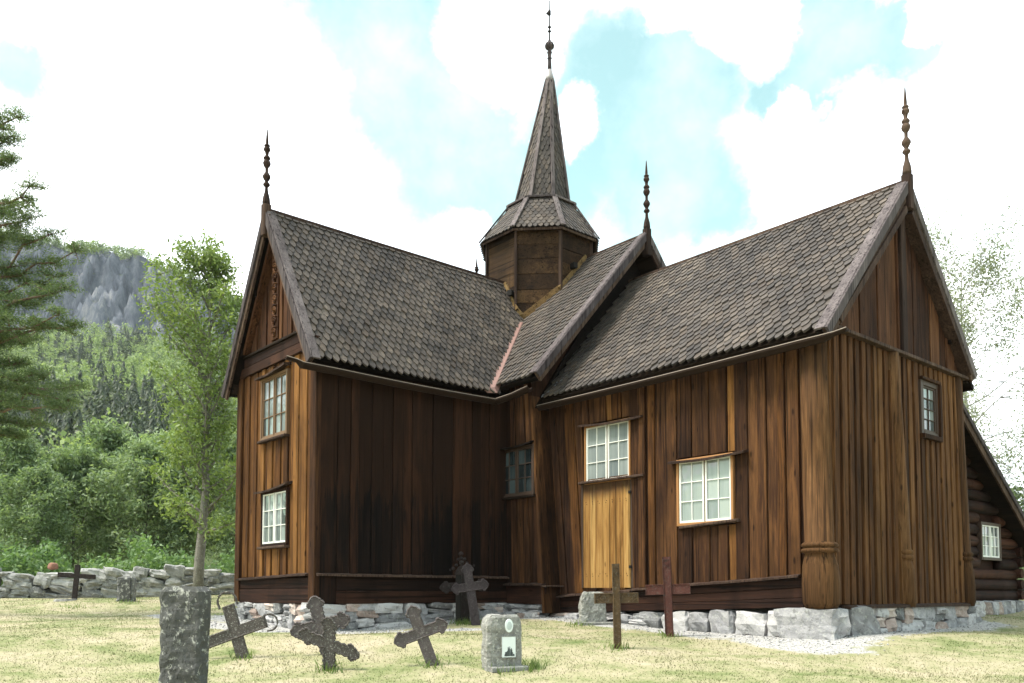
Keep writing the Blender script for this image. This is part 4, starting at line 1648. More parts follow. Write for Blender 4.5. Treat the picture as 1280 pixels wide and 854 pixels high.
sl_a = np.array([0, (ya1 + .55) - ya0, 0])
ytop, ybot = ya0 - .2, ya1 + .75
V = [(x, y, zf(y) + dz) for x in (XA - 4.2, XA + .38) for y, dz in ((ytop, 0), (ybot, 0), (ybot, -.1), (ytop, -.1))]
mesh('roof', V, [(0, 1, 2, 3), (7, 6, 5, 4), (0, 4, 5, 1), (1, 5, 6, 2), (2, 6, 7, 3), (3, 7, 4, 0)], M['soffit'], annex)
beam('barge_board', (XA + .40, ytop, zf(ytop) - .06), (XA + .40, ybot, zf(ybot) - .06), .04, .20, M['brownb'], annex)
beam('barge_board', (XA + .43, ytop, zf(ytop) + .03), (XA + .43, ybot, zf(ybot) + .03), .05, .10, M['grey'], annex)
beam('roof_edge', (XA + .3, ytop, zf(ytop) + .07), (XA + .3, ybot, zf(ybot) + .07), .28, .03, M['grey'], annex)
found_a = empty('foundation', (XA, 4, 1.2), parent=annex)
y = WR + .1
while y < ya1 + .3:
    w_ = r5.uniform(.25, .5)
    o = place_stone(found_a, r5.choice(ST), (XA + .02, y + w_ / 2, 1.27), w_ * 1.05, .4, .30, 1.57)
    y += w_

# ---------------------------------------------------------------- churchyard crosses and stones


def gz_at(px, py, t):
    p = at(px, py, t)
    return p[0], p[1], float(height(p[0], p[1]))


def depth_for(px, py):
    """depth at which a ray through a pixel meets the ground"""
    lo = 3.
    for t in np.arange(3, 60, .02):
        p = at(px, py, t)
        if p[2] <= height(p[0], p[1]):
            return t
    return 60.


def arm_profile(L, w, kind):
    if kind == 'trefoil':
        return [(w, w), (L * .62, w * .92), (L * .66, w * 1.35), (L * .74, w * 1.6), (L * .82, w * 1.45), (L * .86, w * 1.05), (L * .95, w * .75), (L, 0)]
    if kind == 'pointed':
        return [(w, w), (L * .60, w * .98), (L * .66, w * 1.42), (L * .76, w * 1.42), (L * .80, w * 1.12), (L * .90, w * .80), (L, 0)]
    return [(w, w), (L, w), (L, 0)]


def cross_outline(up, side, down, w, kind, scallop=0., kinds=None):
    out = []
    arms = [((0, 1), up), ((1, 0), side), ((0, -1), down), ((-1, 0), side)]
    for i, (d, L) in enumerate(arms):
        kk = 'plain' if i == 2 else kind
        pr = arm_profile(L, w, kk)
        left = [(a, -c) for a, c in pr]
        right = [(a, c) for a, c in pr[::-1][1:]]
        seq = left + right
        # clockwise walk: local frame along d, across perpendicular
        px_, py_ = d
        pts = [(px_ * a + (py_) * c, py_ * a - px_ * c) for a, c in seq]
        out += pts[:-1] if True else pts
    if scallop:
        res = []
        n = len(out)
        for i in range(n):
            a = np.array(out[i])
            c = np.array(out[(i + 1) % n])
            L = np.linalg.norm(c - a)
            m_ = max(1, int(L / (scallop * 2.2)))
            nrm = np.array([-(c - a)[1], (c - a)[0]]) / (L + 1e-9)
            for j in range(m_):
                t = j / m_
                p = a + (c - a) * t
                res.append(tuple(p))
                q = a + (c - a) * (t + .5 / m_)
                if (a[1] > -down * .55 or c[1] > -down * .55):
                    res.append(tuple(q + nrm * scallop * .55))
        out = res
    return out


def extrude_local(poly, y0, y1, ch=.004):
    ins, _ = inset(poly, ch)
    n = len(poly)
    V = [(x, y1, z) for x, z in poly] + [(x, y0 + ch, z) for x, z in poly] + [(x, y0, z) for x, z in ins]
    F = [tuple(range(n)), tuple(range(3 * n - 1, 2 * n - 1, -1))]
    for a in (0, n):
        F += [(a + i, a + n + i, a + n + (i + 1) % n, a + (i + 1) % n) for i in range(n)]
    return V, F


def grave_cross(name, base_px, centre_px, top_px, side_px, w_px, label, kind, mat, face=0., scallop=0., lean_back=0., shear=0., th=.05, cat='grave cross', bt=None, rim=True):
    """base/centre/top: pixels of foot, crossing of the arms and top; side_px half arm length"""
    t = bt or depth_for(*base_px)
    p = at(*base_px, t)
    s = t / FPX
    up = math.hypot(top_px[0] - centre_px[0], top_px[1] - centre_px[1]) * s
    dn_ = math.hypot(base_px[0] - centre_px[0], base_px[1] - centre_px[1]) * s
    lean = math.atan2(top_px[0] - base_px[0], base_px[1] - top_px[1])
    gz_ = float(height(p[0], p[1]))
    o = empty(name, (p[0], p[1], gz_), label, cat, 'iron and stone grave crosses')
    o.rotation_mode = 'XYZ'
    yaw = YAW + face
    o.matrix_world = Matrix.Translation((p[0], p[1], gz_)) @ Matrix.Rotation(yaw, 4, 'Z') @ Matrix.Rotation(lean, 4, 'Y') @ Matrix.Rotation(lean_back, 4, 'X')
    fs = 1 / max(.5, math.cos(face))
    poly = cross_outline(up, side_px * s * fs, dn_ + .12, w_px * s, kind, scallop)
    poly = [(x, z + dn_ + shear * x) for x, z in poly]
    V, F = extrude_local(poly, -th / 2, th / 2)
    mesh('cross_plate', V, F, mat, o, local=True)
    if rim:
        ins, _ = inset(poly, .012)
        pts = [(x, -th / 2 - .002, z) for x, z in ins if z > .02]
        k = max(range(len(pts)), key=lambda i: math.dist(pts[i], pts[(i + 1) % len(pts)]))
        pts = pts[k + 1:] + pts[:k + 1]
        V, F = tube_vf(pts, [.009] * len(pts), 4)
        mesh('raised_rim', V, F, mat, o, local=True)
    return o, dn_, up, s


# cross half hidden by the tall headstone, with an open arch on top
o, dn_, up, s = grave_cross('grave_cross', (304, 823), (294, 791), (284, 757), 40, 7.5, 'lichened cross leaning left with an open arched top, behind the tall headstone', 'plain', M['ironl'], .0, 0, 0, .06, rim=True)
o.matrix_world = o.matrix_world
zt_ = dn_ + up
pts = [(-.10 * 1.2, 0, zt_ - .02)] + [(.105 * 1.15 * math.sin(a), 0, zt_ + .05 + .12 * math.cos(a)) for a in np.linspace(-1.9, 1.9, 11)] + [(.10 * 1.2, 0, zt_ - .02)]
V, F = tube_vf(pts, [.015] * len(pts), 6)
mesh('open_arch', V, F, M['ironl'], o, local=True)
L_ = 40 * s
for sg in (1, -1):
    pts = [(sg * (L_ - .02), 0, dn_ + .1)] + [(sg * (L_ + .04 + .10 * math.cos(a)), 0, dn_ + .105 * math.sin(a)) for a in np.linspace(1.5, -1.5, 9)] + [(sg * (L_ - .02), 0, dn_ - .1)]
    V, F = tube_vf(pts, [.013] * len(pts), 6)
    mesh('open_arch', V, F, M['ironl'], o, local=True)
grave_cross('grave_cross', (409, 818), (401, 782), (391, 745), 38, 7.5, 'brown cross with scalloped edges leaning left, rear one of the close pair', 'pointed', M['ironc'], .1, .022)
grave_cross('grave_cross', (411, 838), (411, 806), (411, 772), 38, 7.2, 'lichened cross with scalloped edges and tilted crossbar, front one of the close pair', 'pointed', M['ironl'], .1, .024, shear=-.38)
grave_cross('grave_cross', (541, 832), (527, 791), (513, 757), 36, 7.5, 'plain grey iron cross leaning left, standing alone before the stone foundation', 'pointed', M['ironc'], .1, .0)
grave_cross('grave_cross', (595, 782), (587, 734), (583, 704), 24, 5.6, 'mauve iron cross leaning left before the dark side wall, covering an ornate cross', 'pointed', M['ironm'], .1, 0)
o, dn_, up, s = grave_cross('grave_cross', (582, 777), (578, 733), (577, 706), 30, 5.5, 'ornate dark iron cross with ball finials, half hidden by the mauve cross', 'pointed', M['irond'], .1, 0, th=.04, rim=False)
zt_ = dn_ + up
kn = []
for (x, z, r_) in ((0, zt_ + .20, .045), (0, zt_ + .12, .035), (0, zt_ + .04, .05), (-.16, zt_ - .06, .035), (.16, zt_ - .04, .03), (-.10, zt_ + .0, .03), (.1, zt_ + .02, .03), (-.06, zt_ + .1, .03), (.06, zt_ + .1, .03), (-.22, zt_ - .08, .022), (.22, zt_ - .03, .022)):
    kn.append(tube_vf([(x, 0, z - r_), (x, 0, z - r_ * .6), (x, 0, z), (x, 0, z + r_ * .6), (x, 0, z + r_)], [.004, r_ * .8, r_, r_ * .8, .004], 8))
V, F = join(kn)
mesh('ball_ornaments', V, F, M['irond'], o, smooth=True, local=True)
t_ = depth_for(574, 779)
p = at(573, 779, t_)
s = t_ / FPX
o = empty('iron_post', (p[0], p[1], float(height(p[0], p[1]))), 'black square iron post beside the ornate iron cross at the side wall', 'post')
beam('post_shaft', (0, 0, -.1), (0, 0, 60 * s), 9 * s, 7 * s, M['black'], o, up=(math.cos(YAW), math.sin(YAW), 0), local=True)
beam('post_cap', (0, 0, 60 * s), (0, 0, 63 * s), 11 * s, 9 * s, M['irond'], o, up=(math.cos(YAW), math.sin(YAW), 0), local=True)


def profile_cross(base_px, top_px, arm_c_px, half_px, w_px, label, mat, face, lean_b=0., arrow=True):
    t = depth_for(*base_px)
    s = t / FPX
    p = at(*base_px, t)
    gz_ = float(height(p[0], p[1]))
    o = empty('grave_cross', (p[0], p[1], gz_), label, 'grave cross', 'iron and stone grave crosses')
    lean = math.atan2(top_px[0] - base_px[0], base_px[1] - top_px[1])
    o.matrix_world = Matrix.Translation((p[0], p[1], gz_)) @ Matrix.Rotation(YAW + face, 4, 'Z') @ Matrix.Rotation(lean, 4, 'Y')
    H = (base_px[1] - top_px[1]) * s
    zc_ = (base_px[1] - arm_c_px) * s
    hw = w_px * s
    hl_ = half_px * s / max(.4, math.cos(face))
    beam('upright', (0, 0, -.1), (0, 0, H), hw * 2, .05, mat, o, up=(0, 1, 0), local=True)
    V, F = join([beam_vf((sx * (hw - .006), -.028, -.1), (sx * (hw - .006), -.028, H), .012, .02, up=(0, 1, 0), ch=.002) for sx in (-1, 1)])
    mesh('flange', V, F, mat, o, local=True)
    ah = 6.5 * s
    beam('crossbar', (-hl_, .01, zc_), (hl_, .01, zc_), .035, ah * 2, mat, o, local=True)
    fl_ = [beam_vf((-hl_, -.012, zc_ + q * (ah - .008)), (hl_, -.012, zc_ + q * (ah - .008)), .014, .012, ch=.002) for q in (-1, 1)]
    fl_ += [beam_vf((q * (hl_ - .006), -.012, zc_ - ah), (q * (hl_ - .006), -.012, zc_ + ah), .014, .012, up=(0, 1, 0), ch=.002) for q in (-1, 1)]
    if arrow:
        for q in (-1, 1):
            for e_ in (-1, 1):
                for k in (0, .055):
                    fl_.append(beam_vf((q * (hl_ - .09 - k), -.011, zc_ + e_ * ah * .85), (q * (hl_ - .02 - k), -.011, zc_), .008, .012, ch=.002, up=(0, 1, 0)))
    V, F = join(fl_)
    mesh('raised_rim', V, F, mat, o, local=True)
    # small bars at the head
    V, F = join([beam_vf((-hw, -.03, H - .05), (hw, -.03, H - .05), .01, .02), beam_vf((-hw * .5, -.031, H - .11), (hw * .5, -.031, H - .17), .01, .012), beam_vf((hw * .5, -.031, H - .11), (-hw * .5, -.031, H - .17), .01, .012)])
    mesh('head_ornament', V, F, mat, o, local=True)
    return o


profile_cross((772, 811), (770, 705), 748, 27.5, 4.6, 'slender brown iron cross with arrow ended crossbar standing before the pine door', M['ironb'], .0)
profile_cross((837, 796), (834, 696), 737, 26, 5, 'dark red rusty iron cross with plain crossbar right of the pine door', M['ironr'], -.35, arrow=False)
o, dn_, up, s = grave_cross('grave_cross', (93, 750), (95, 720), (96, 706), 23, 3.0, 'thin dark wooden cross far left before the dry stone wall', 'plain', M['irond'], .05, 0, th=.06, rim=False)
t_ = depth_for(82, 751)
p = at(82, 751, t_)
tag(mesh('stone_slab', *(lambda q: q)(tube_vf([(p[0] - .0, p[1], float(height(p[0], p[1])) - .03), (p[0], p[1], float(height(p[0], p[1])) + .05)], [.3, .25], 7)), M['lstone']), 'flat pale slab at the foot of the thin dark cross far left', 'slab')


def headstone(name, base_px, wpx, hpx, thick, mat, label, cat='headstone', yaw=0., top=.3, taper=0., lean=0., rough=.012, t=None, group=None, seed=1):
    t = t or depth_for(*base_px)
    p = at(*base_px, t)
    s = t / FPX
    gz_ = float(height(p[0], p[1]))
    o = empty(name, (p[0], p[1], gz_), label, cat, group)
    o.matrix_world = Matrix.Translation((p[0], p[1], gz_)) @ Matrix.Rotation(YAW + yaw, 4, 'Z') @ Matrix.Rotation(lean, 4, 'Y')
    w_, h_ = wpx * s, hpx * s
    nx_, nz_ = 12, 26
    V, F = [], []

    def half(z):                                    # half width at a height: tapered, rounded shoulders
        f = z / h_
        e_ = w_ / 2 * (1 + taper * (f - 1))
        if f > 1 - top * w_ / h_:
            q = (f - (1 - top * w_ / h_)) / (top * w_ / h_)
            e_ *= math.sqrt(max(0., 1 - q * q)) * (.9 if top > .4 else .25) + (.1 if top > .4 else .75)
        return e_
    for side, yy in ((0, -thick / 2), (1, thick / 2)):
        for j in range(nz_ + 1):
            z = -.15 + (h_ + .15) * j / nz_
            hw = half(max(z, 0))
            for i in range(nx_ + 1):
                x = -hw + 2 * hw * i / nx_
                edge = 1 if i in (0, nx_) or j == nz_ else 0
                nn = noise.noise(Vector((x * 7 + seed, z * 7, side * 3 + seed))) * rough * 1.3 + noise.noise(Vector((x * 23, z * 23, side + seed))) * rough * .6
                V.append((x + edge * nn * .8, yy * (1 - .22 * edge) + nn * (1 if side == 0 else -1), z + edge * nn * .8))
    m_ = (nx_ + 1) * (nz_ + 1)
    idx = lambda sd, i, j: sd * m_ + j * (nx_ + 1) + i
    for j in range(nz_):
        for i in range(nx_):
            F.append((idx(0, i, j), idx(0, i + 1, j), idx(0, i + 1, j + 1), idx(0, i, j + 1)))
            F.append((idx(1, i, j), idx(1, i, j + 1), idx(1, i + 1, j + 1), idx(1, i + 1, j)))
        F.append((idx(0, 0, j), idx(0, 0, j + 1), idx(1, 0, j + 1), idx(1, 0, j)))
        F.append((idx(0, nx_, j), idx(1, nx_, j), idx(1, nx_, j + 1), idx(0, nx_, j + 1)))
    for i in range(nx_):
        F.append((idx(0, i, nz_), idx(0, i + 1, nz_), idx(1, i + 1, nz_), idx(1, i, nz_)))
    mesh('stone_body', V, F, mat, o, local=True)
    return o, w_, h_, s


# tall slate headstone in the foreground
o, w_, h_, s = headstone('headstone', (229, 876), 62, 156, .17, M['slate'], 'tall grey slate headstone blotched with white lichen, nearest of all, at the lower left', yaw=-.22, top=.16, taper=.13, rough=.02, t=7.6)
mk = []
r6 = random.Random(3)
for row in range(9):
    z = h_ * .80 - row * .075
    x = -w_ * .28
    while x < w_ * .34:
        wd_ = r6.uniform(.008, .02)
        if r6.random() < .8:
            mk.append(beam_vf((x, -.092, z), (x + wd_ * .3, -.092, z + r6.uniform(.018, .028)), .004, .006, up=(0, 1, 0), ch=.001))
        x += wd_ + .008
V, F = join(mk)
mesh('worn_inscription', V, F, M['slate'], o, local=True)
V, F = join([beam_vf((w_ * .18, -.093, h_ * .845), (w_ * .46, -.093, h_ * .85), .006, .006, up=(0, 1, 0), ch=.001)])
mesh('crack_edge', V, F, M['slate'], o, local=True)
# small memorial with an oval portrait and a plaque
o, w_, h_, s = headstone('headstone', (627, 836), 46, 67, .20, M['lstone'], 'small round-topped lichened gravestone with a white oval portrait and a white plaque', yaw=.42, top=.38, taper=-.05, rough=.014, seed=4)
ov = []
n = 20
cx_, cz_ = w_ * .10, h_ * .80
yy = -.118
for (rr, m_, nm, dy) in ((1., M['plaque'], 'oval_portrait', 0), (.62, M['porcelain'], 'portrait_print', -.006)):
    poly = [(cx_ + .052 * rr * math.cos(2 * math.pi * i / n), cz_ + .078 * rr * math.sin(2 * math.pi * i / n)) for i in range(n)]
    V, F = extrude_local(poly, yy + dy, yy + .03, .003)
    mesh(nm, V, F, m_, o, local=True)
poly = [(cx_ - .095, h_ * .22), (cx_ + .085, h_ * .22), (cx_ + .085, h_ * .60), (cx_ - .095, h_ * .60)]
V, F = extrude_local(poly, yy, yy + .03, .003)
mesh('plaque', V, F, M['plaque'], o, local=True)
wr_ = []
for k in range(34):
    a = r6.uniform(-1, 1)
    hh_ = (1 - abs(a)) * h_ * .2 * r6.uniform(.4, 1)
    x = cx_ + a * .07
    wr_.append(beam_vf((x, yy - .001, h_ * .24), (x + r6.uniform(-.006, .006), yy - .001, h_ * .26 + hh_), .008, .003, up=(0, 1, 0), ch=.0005))
V, F = join(wr_)
mesh('worn_print', V, F, M['worn'], o, local=True)
V, F = join([beam_vf((cx_ - .105, yy, z), (cx_ + .095, yy, z), .012, .012) for z in (h_ * .21, h_ * .61)] + [beam_vf((x, yy, h_ * .21), (x, yy, h_ * .61), .012, .012, up=(0, 1, 0)) for x in (cx_ - .1, cx_ + .09)])
mesh('plaque_frame', V, F, M['lstone'], o, local=True)
V, F = beam_vf((-w_ * .45, -.02, .0), (w_ * .62, -.02, .0), .30, .07, ch=.015)
mesh('base_slab', V, F, M['lstone'], o, local=True)
# rough stub of stone near the wall
o, w_, h_, s = headstone('headstone', (741, 780), 29, 40, .16, M['lstone'], 'rough blunt grey stone standing by the foundation behind the slender brown cross', yaw=.2, top=.3, taper=-.22, rough=.022, seed=9)
V, F = beam_vf((-w_ * .7, -.08, .01), (w_ * .8, -.05, .01), .28, .05, ch=.012)
mesh('base_slab', V, F, M['lstone'], o, local=True)
# dark little headstone before the wall
o, w_, h_, s = headstone('headstone', (158, 752), 21, 31, .18, M['wallstone'], 'small rough headstone with a dark inscribed face far left before the dry stone wall', top=.2, rough=.03, seed=14)
poly = [(-w_ * .30, h_ * .06), (w_ * .34, h_ * .06), (w_ * .34, h_ * .88), (-w_ * .30, h_ * .88)]
V, F = extrude_local(poly, -.13, -.08, .004)
mesh('inscribed_face', V, F, M['slate'], o, local=True)

# ---------------------------------------------------------------- dry stone wall behind, at the left
DW = empty('stone_wall', (at(150, 741, 24.5)[0], at(150, 741, 24.5)[1], 1.4), 'long dry stone wall of grey boulders in front of the green thicket', 'wall')
WST = [stone_data('stone', 300 + i, M['wallstone'], rough=.20, boxy=.62) for i in range(10)]
a, c = at(-130, 741, 23.0)[:2], at(330, 741, 26.0)[:2]
L = np.linalg.norm(c - a)
u = (c - a) / L
rz = math.atan2(u[1], u[0])
s = 0
while s < L:
    w_ = r4.uniform(.26, .62)
    m_ = a + u * (s + w_ / 2)
    zg = float(height(*m_)) - .02
    top = .77 + .06 * math.sin(s * 1.3) + r4.uniform(-.07, .09)
    kk = r4.choice((2, 3, 3, 4))
    cuts = sorted([0., 1.] + [(i + r4.uniform(-.25, .25)) / kk for i in range(1, kk)])
    for i in range(kk):
        z0_, z1_ = zg + top * cuts[i], zg + top * cuts[i + 1]
        sh = r4.uniform(-.09, .09)
        place_stone(DW, r4.choice(WST), (m_[0] + u[0] * sh, m_[1] + u[1] * sh, (z0_ + z1_) / 2), w_ * r4.uniform(1., 1.3), .5, (z1_ - z0_) * r4.uniform(.98, 1.12), rz + r4.uniform(-.08, .08), r4.uniform(-.22, .22))
    s += w_
for px_, py_ in ((67, 706), (50, 709)):
    if px_ == 67:
        p = at(66, 708, 24.3)
        o = place_stone(DW, stone_data('stone', 400, plain('red_stone', (.26, .13, .09), .9), rough=.1, boxy=.4), (p[0], p[1], p[2]), .22, .22, .18, .3)
        o['label'] = 'small reddish stone lying on top of the wall'
p = at(450 / 4.27 + 170, 703, 25.2)
V, F = join([beam_vf((a[0] + u[0] * .1, a[1] + u[1] * .1, 1.2), (c[0], c[1], 1.2), .25, .9)])
mesh('rubble_core', V, F, plain('dark_rubble', (.06, .06, .055), .9), DW)

# ---------------------------------------------------------------- vegetation


def leaf_cloud(rs, anchors, per, spread, size, flat=.6, asp=1.5):
    """quads scattered round anchor points"""
    n = len(anchors) * per
    P = np.repeat(anchors, per, 0) + rs.normal(0, 1, (n, 3)) * np.array(spread)
    a = rs.normal(0, 1, (n, 3))
    a /= np.linalg.norm(a, axis=1)[:, None]
    nrm = rs.normal(0, 1, (n, 3)) + np.array([0, 0, flat])
    c = np.cross(a, nrm)
    c /= np.linalg.norm(c, axis=1)[:, None] + 1e-9
    sz = size * rs.uniform(.6, 1.3, (n, 1))
    V = np.stack([P - a * sz * asp, P + c * sz * .55 - a * sz * .1, P + a * sz * asp, P - c * sz * .55 - a * sz * .1], 1).reshape(-1, 3)
    F = np.arange(4 * n).reshape(-1, 4)
    return V, F


def grow(seed, H, crown0, spread, limbs=26, sub=6, lift=.5, lean=(0, 0), trunk_r=None, top_spread=.25, droop=0., profile=None, wind=.25):
    """trunk, limbs and twig ends of a broad-leaved tree in its own coordinates"""
    r = random.Random(seed)
    trunk_r = trunk_r or H * .016
    n = 9
    pts = []
    x = y = 0.
    for i in range(n + 1):
        t = i / n
        pts.append((lean[0] * t * t + x, lean[1] * t * t + y, H * .96 * t))
        x += r.uniform(-1, 1) * H * .008
        y += r.uniform(-1, 1) * H * .008
    tubes = [tube_vf([(p[0], p[1], p[2] - (.3 if i == 0 else 0)) for i, p in enumerate(pts)], [trunk_r * (1 - .93 * i / n) + .004 for i in range(n + 1)], 8)]
    tips = []
    for k in range(limbs):
        t = crown0 + (1 - crown0) * ((k + r.random()) / limbs) ** .9
        f = t * n
        i = min(int(f), n - 1)
        b0 = np.array(pts[i]) + (np.array(pts[i + 1]) - np.array(pts[i])) * (f - i)
        az = k * 2.4 + r.uniform(-.5, .5)
        tt = (t - crown0) / (1 - crown0)
        ln = spread * (profile(tt) if profile else (math.sin(math.pi * (.18 + .80 * tt)) ** .8 * (1 - .25 * tt) + top_spread * tt)) * r.uniform(.65, 1.15)
        d = np.array([math.cos(az), math.sin(az), lift + .5 * tt + r.uniform(-.15, .2)])
        d /= np.linalg.norm(d)
        q = [b0]
        m_ = 5
        for j in range(m_):
            d = d + np.array([r.uniform(-1, 1) * wind, r.uniform(-1, 1) * wind, r.uniform(-.5, .8) * wind - droop * (j / m_)])
            d /= np.linalg.norm(d)
            q.append(q[-1] + d * ln / m_)
        r0_ = trunk_r * .38 * (1 - .6 * t)
        tubes.append(tube_vf(q, [max(r0_ * (1 - .85 * j / m_), .004) for j in range(m_ + 1)], 5))
        for j in range(1, m_ + 1):
            for e_ in range(sub // 2 if j < 3 else sub):
                dd_ = d * .3 + np.array([r.gauss(0, 1), r.gauss(0, 1), r.gauss(0, .6) + .15 - droop])
                dd_ /= np.linalg.norm(dd_)
                l2 = ln * r.uniform(.12, .34) * (1.1 - .1 * j)
                e2 = q[j] + dd_ * l2
                if e_ < 2:
                    tubes.append(tube_vf([q[j], (q[j] + e2) / 2 + np.array([0, 0, .03 * l2]), e2], [.012 * H / 8, .008 * H / 8, .004 * H / 8], 3))
                tips.append(e2)
                tips.append(q[j] + dd_ * l2 * .6)
    V, F = join(tubes)
    return V, F, np.array(tips)


TREEDATA = {}


def tree_meshes(key, seed, mat_leaf, mat_bark, per, lspread, lsize, flat=.6, asp=1.5, **kw):
    V, F, tips = grow(seed, **kw)
    rs = np.random.RandomState(seed)
    LV, LF = leaf_cloud(rs, tips, per, lspread, lsize, flat, asp)
    tm = bpy.data.meshes.new('trunk')
    tm.from_pydata([tuple(map(float, v)) for v in V], [], F)
    tm.materials.append(mat_bark)
    tm.shade_smooth()
    cm = quick_mesh('crown', LV, LF, mat_leaf)
    TREEDATA[key] = (tm, cm)


def put_tree(name, key, x, y, label, cat='tree', group=None, rot=0., sc=1., sz=None, z=None):
    tm, cm = TREEDATA[key]
    zz_ = float(height(x, y)) if z is None else z
    o = empty(name, (x, y, zz_), label, cat, group)
    o.rotation_euler = (0, 0, rot)
    o.scale = (sc, sc, sz or sc)
    for nm, me in (('trunk', tm), ('crown', cm)):
        c_ = bpy.data.objects.new(nm, me)
        COL.objects.link(c_)
        c_.parent = o
    return o


# the tall tree left of the church
tree_meshes('tall', 5, M['leaf'], M['bark'], 8, (.17, .17, .12), .050, H=9.7, crown0=.16, spread=2.9, limbs=54, sub=5, lift=.8, trunk_r=.15, lean=(.0, .0), wind=.34,
            profile=lambda t: (.50 + .30 * math.sin(9 * t) ** 2 + .35 * t) if t < .55 else .98 - .68 * (t - .55) / .45)
p = at(247, 722, 23.6)
put_tree('broadleaf_tree', 'tall', p[0], p[1], 'tall light green tree with a pale trunk between stone wall and church', rot=.6)

# thicket of willows and alders behind the wall
kinds = []
for i in range(3):
    tree_meshes('w%d' % i, 20 + i, M['willow'], M['bark'], 9, (.24, .24, .20), .085, H=7.6, crown0=.10, spread=3.0, limbs=34, sub=6, lift=.45, trunk_r=.10,
                profile=lambda t: .75 + .4 * math.sin(math.pi * t) - .45 * t)
desc = ['grey-green willow at the very left edge of the thicket, behind the pine', 'round grey-green willow in the left part of the thicket', 'lower willow in front in the left part of the thicket', 'grey-green willow in the middle of the thicket',
        'tall bushy willow in the middle back of the thicket', 'grey-green willow just left of the tall slim tree', 'bushy willow right behind the tall slim tree', 'willow at the right end of the thicket beside the church',
        'willow in the second row of the thicket, far left', 'willow in the second row of the thicket, centre', 'willow in the second row of the thicket, right']
spots = [(-70, 33, .80), (5, 32, .72), (45, 29.5, .56), (90, 33, .72), (135, 36, .82), (180, 33, .74), (235, 34, .76), (290, 33, .74), (30, 41, .88), (120, 43, .94), (215, 42, .92)]
for i, ((px_, t, sc), ds) in enumerate(zip(spots, desc)):
    p = at(px_, 738, t)
    put_tree('willow', 'w%d' % (i % 3), p[0], p[1], ds, group='willows of the thicket behind the stone wall', rot=i * 1.7, sc=sc, sz=sc * (1.0 + .06 * math.sin(i * 2)))
rdesc = ['bushy willow at the right picture edge beyond the log annex', 'low bush at the right edge beyond the annex wall', 'willow farther back beyond the log annex']
for i, ((px_, t, sc), ds) in enumerate(zip([(1320, 27, .55), (1262, 34, .42), (1400, 33, .9)], rdesc)):
    p = at(px_, 745, t)
    put_tree('willow', 'w%d' % (i % 3), p[0], p[1], ds, group='bushes beyond the annex', rot=i * 1.1 + 2, sc=sc)

# low hedge of bushes along the wall (a mass)
rs = np.random.RandomState(8)
n = 1500
anch = []
for i in range(n):
    px_ = rs.uniform(-220, 330)
    t = rs.uniform(26.2, 29.5)
    p = at(px_, 740, t)
    top = 1.0 + .35 * math.sin(px_ * .043) + .25 * math.sin(px_ * .11 + 1)
    anch.append((p[0], p[1], float(height(p[0], p[1])) + rs.uniform(.05, 1) ** .7 * top * 1.15))
V, F = leaf_cloud(rs, np.array(anch), 16, (.19, .19, .13), .075, .8, 1.1)
o = link('undergrowth', quick_mesh('undergrowth', V, F, M['hedge']), None, (0, 0, 0))
tag(o, 'dense low leafy bushes along the back of the dry stone wall', 'bushes', kind='stuff')

# weeping birch behind the church at the right
M['bbark'] = stone_mat('birch_bark', (.25, .24, .22), (.42, .41, .39), (.55, .54, .52), .1, 8., .2)
tree_meshes('birch', 40, M['birch'], M['bbark'], 30, (.18, .18, .40), .032, flat=.2, H=10.6, crown0=.30, spread=3.3, limbs=30, sub=4, lift=.55, trunk_r=.10, droop=.42,
            profile=lambda t: 1.0 - .45 * t)
p = at(1216, 745, 26)
put_tree('birch_tree', 'birch', p[0], p[1], 'tall airy weeping birch rising behind the right gable', rot=2.0)


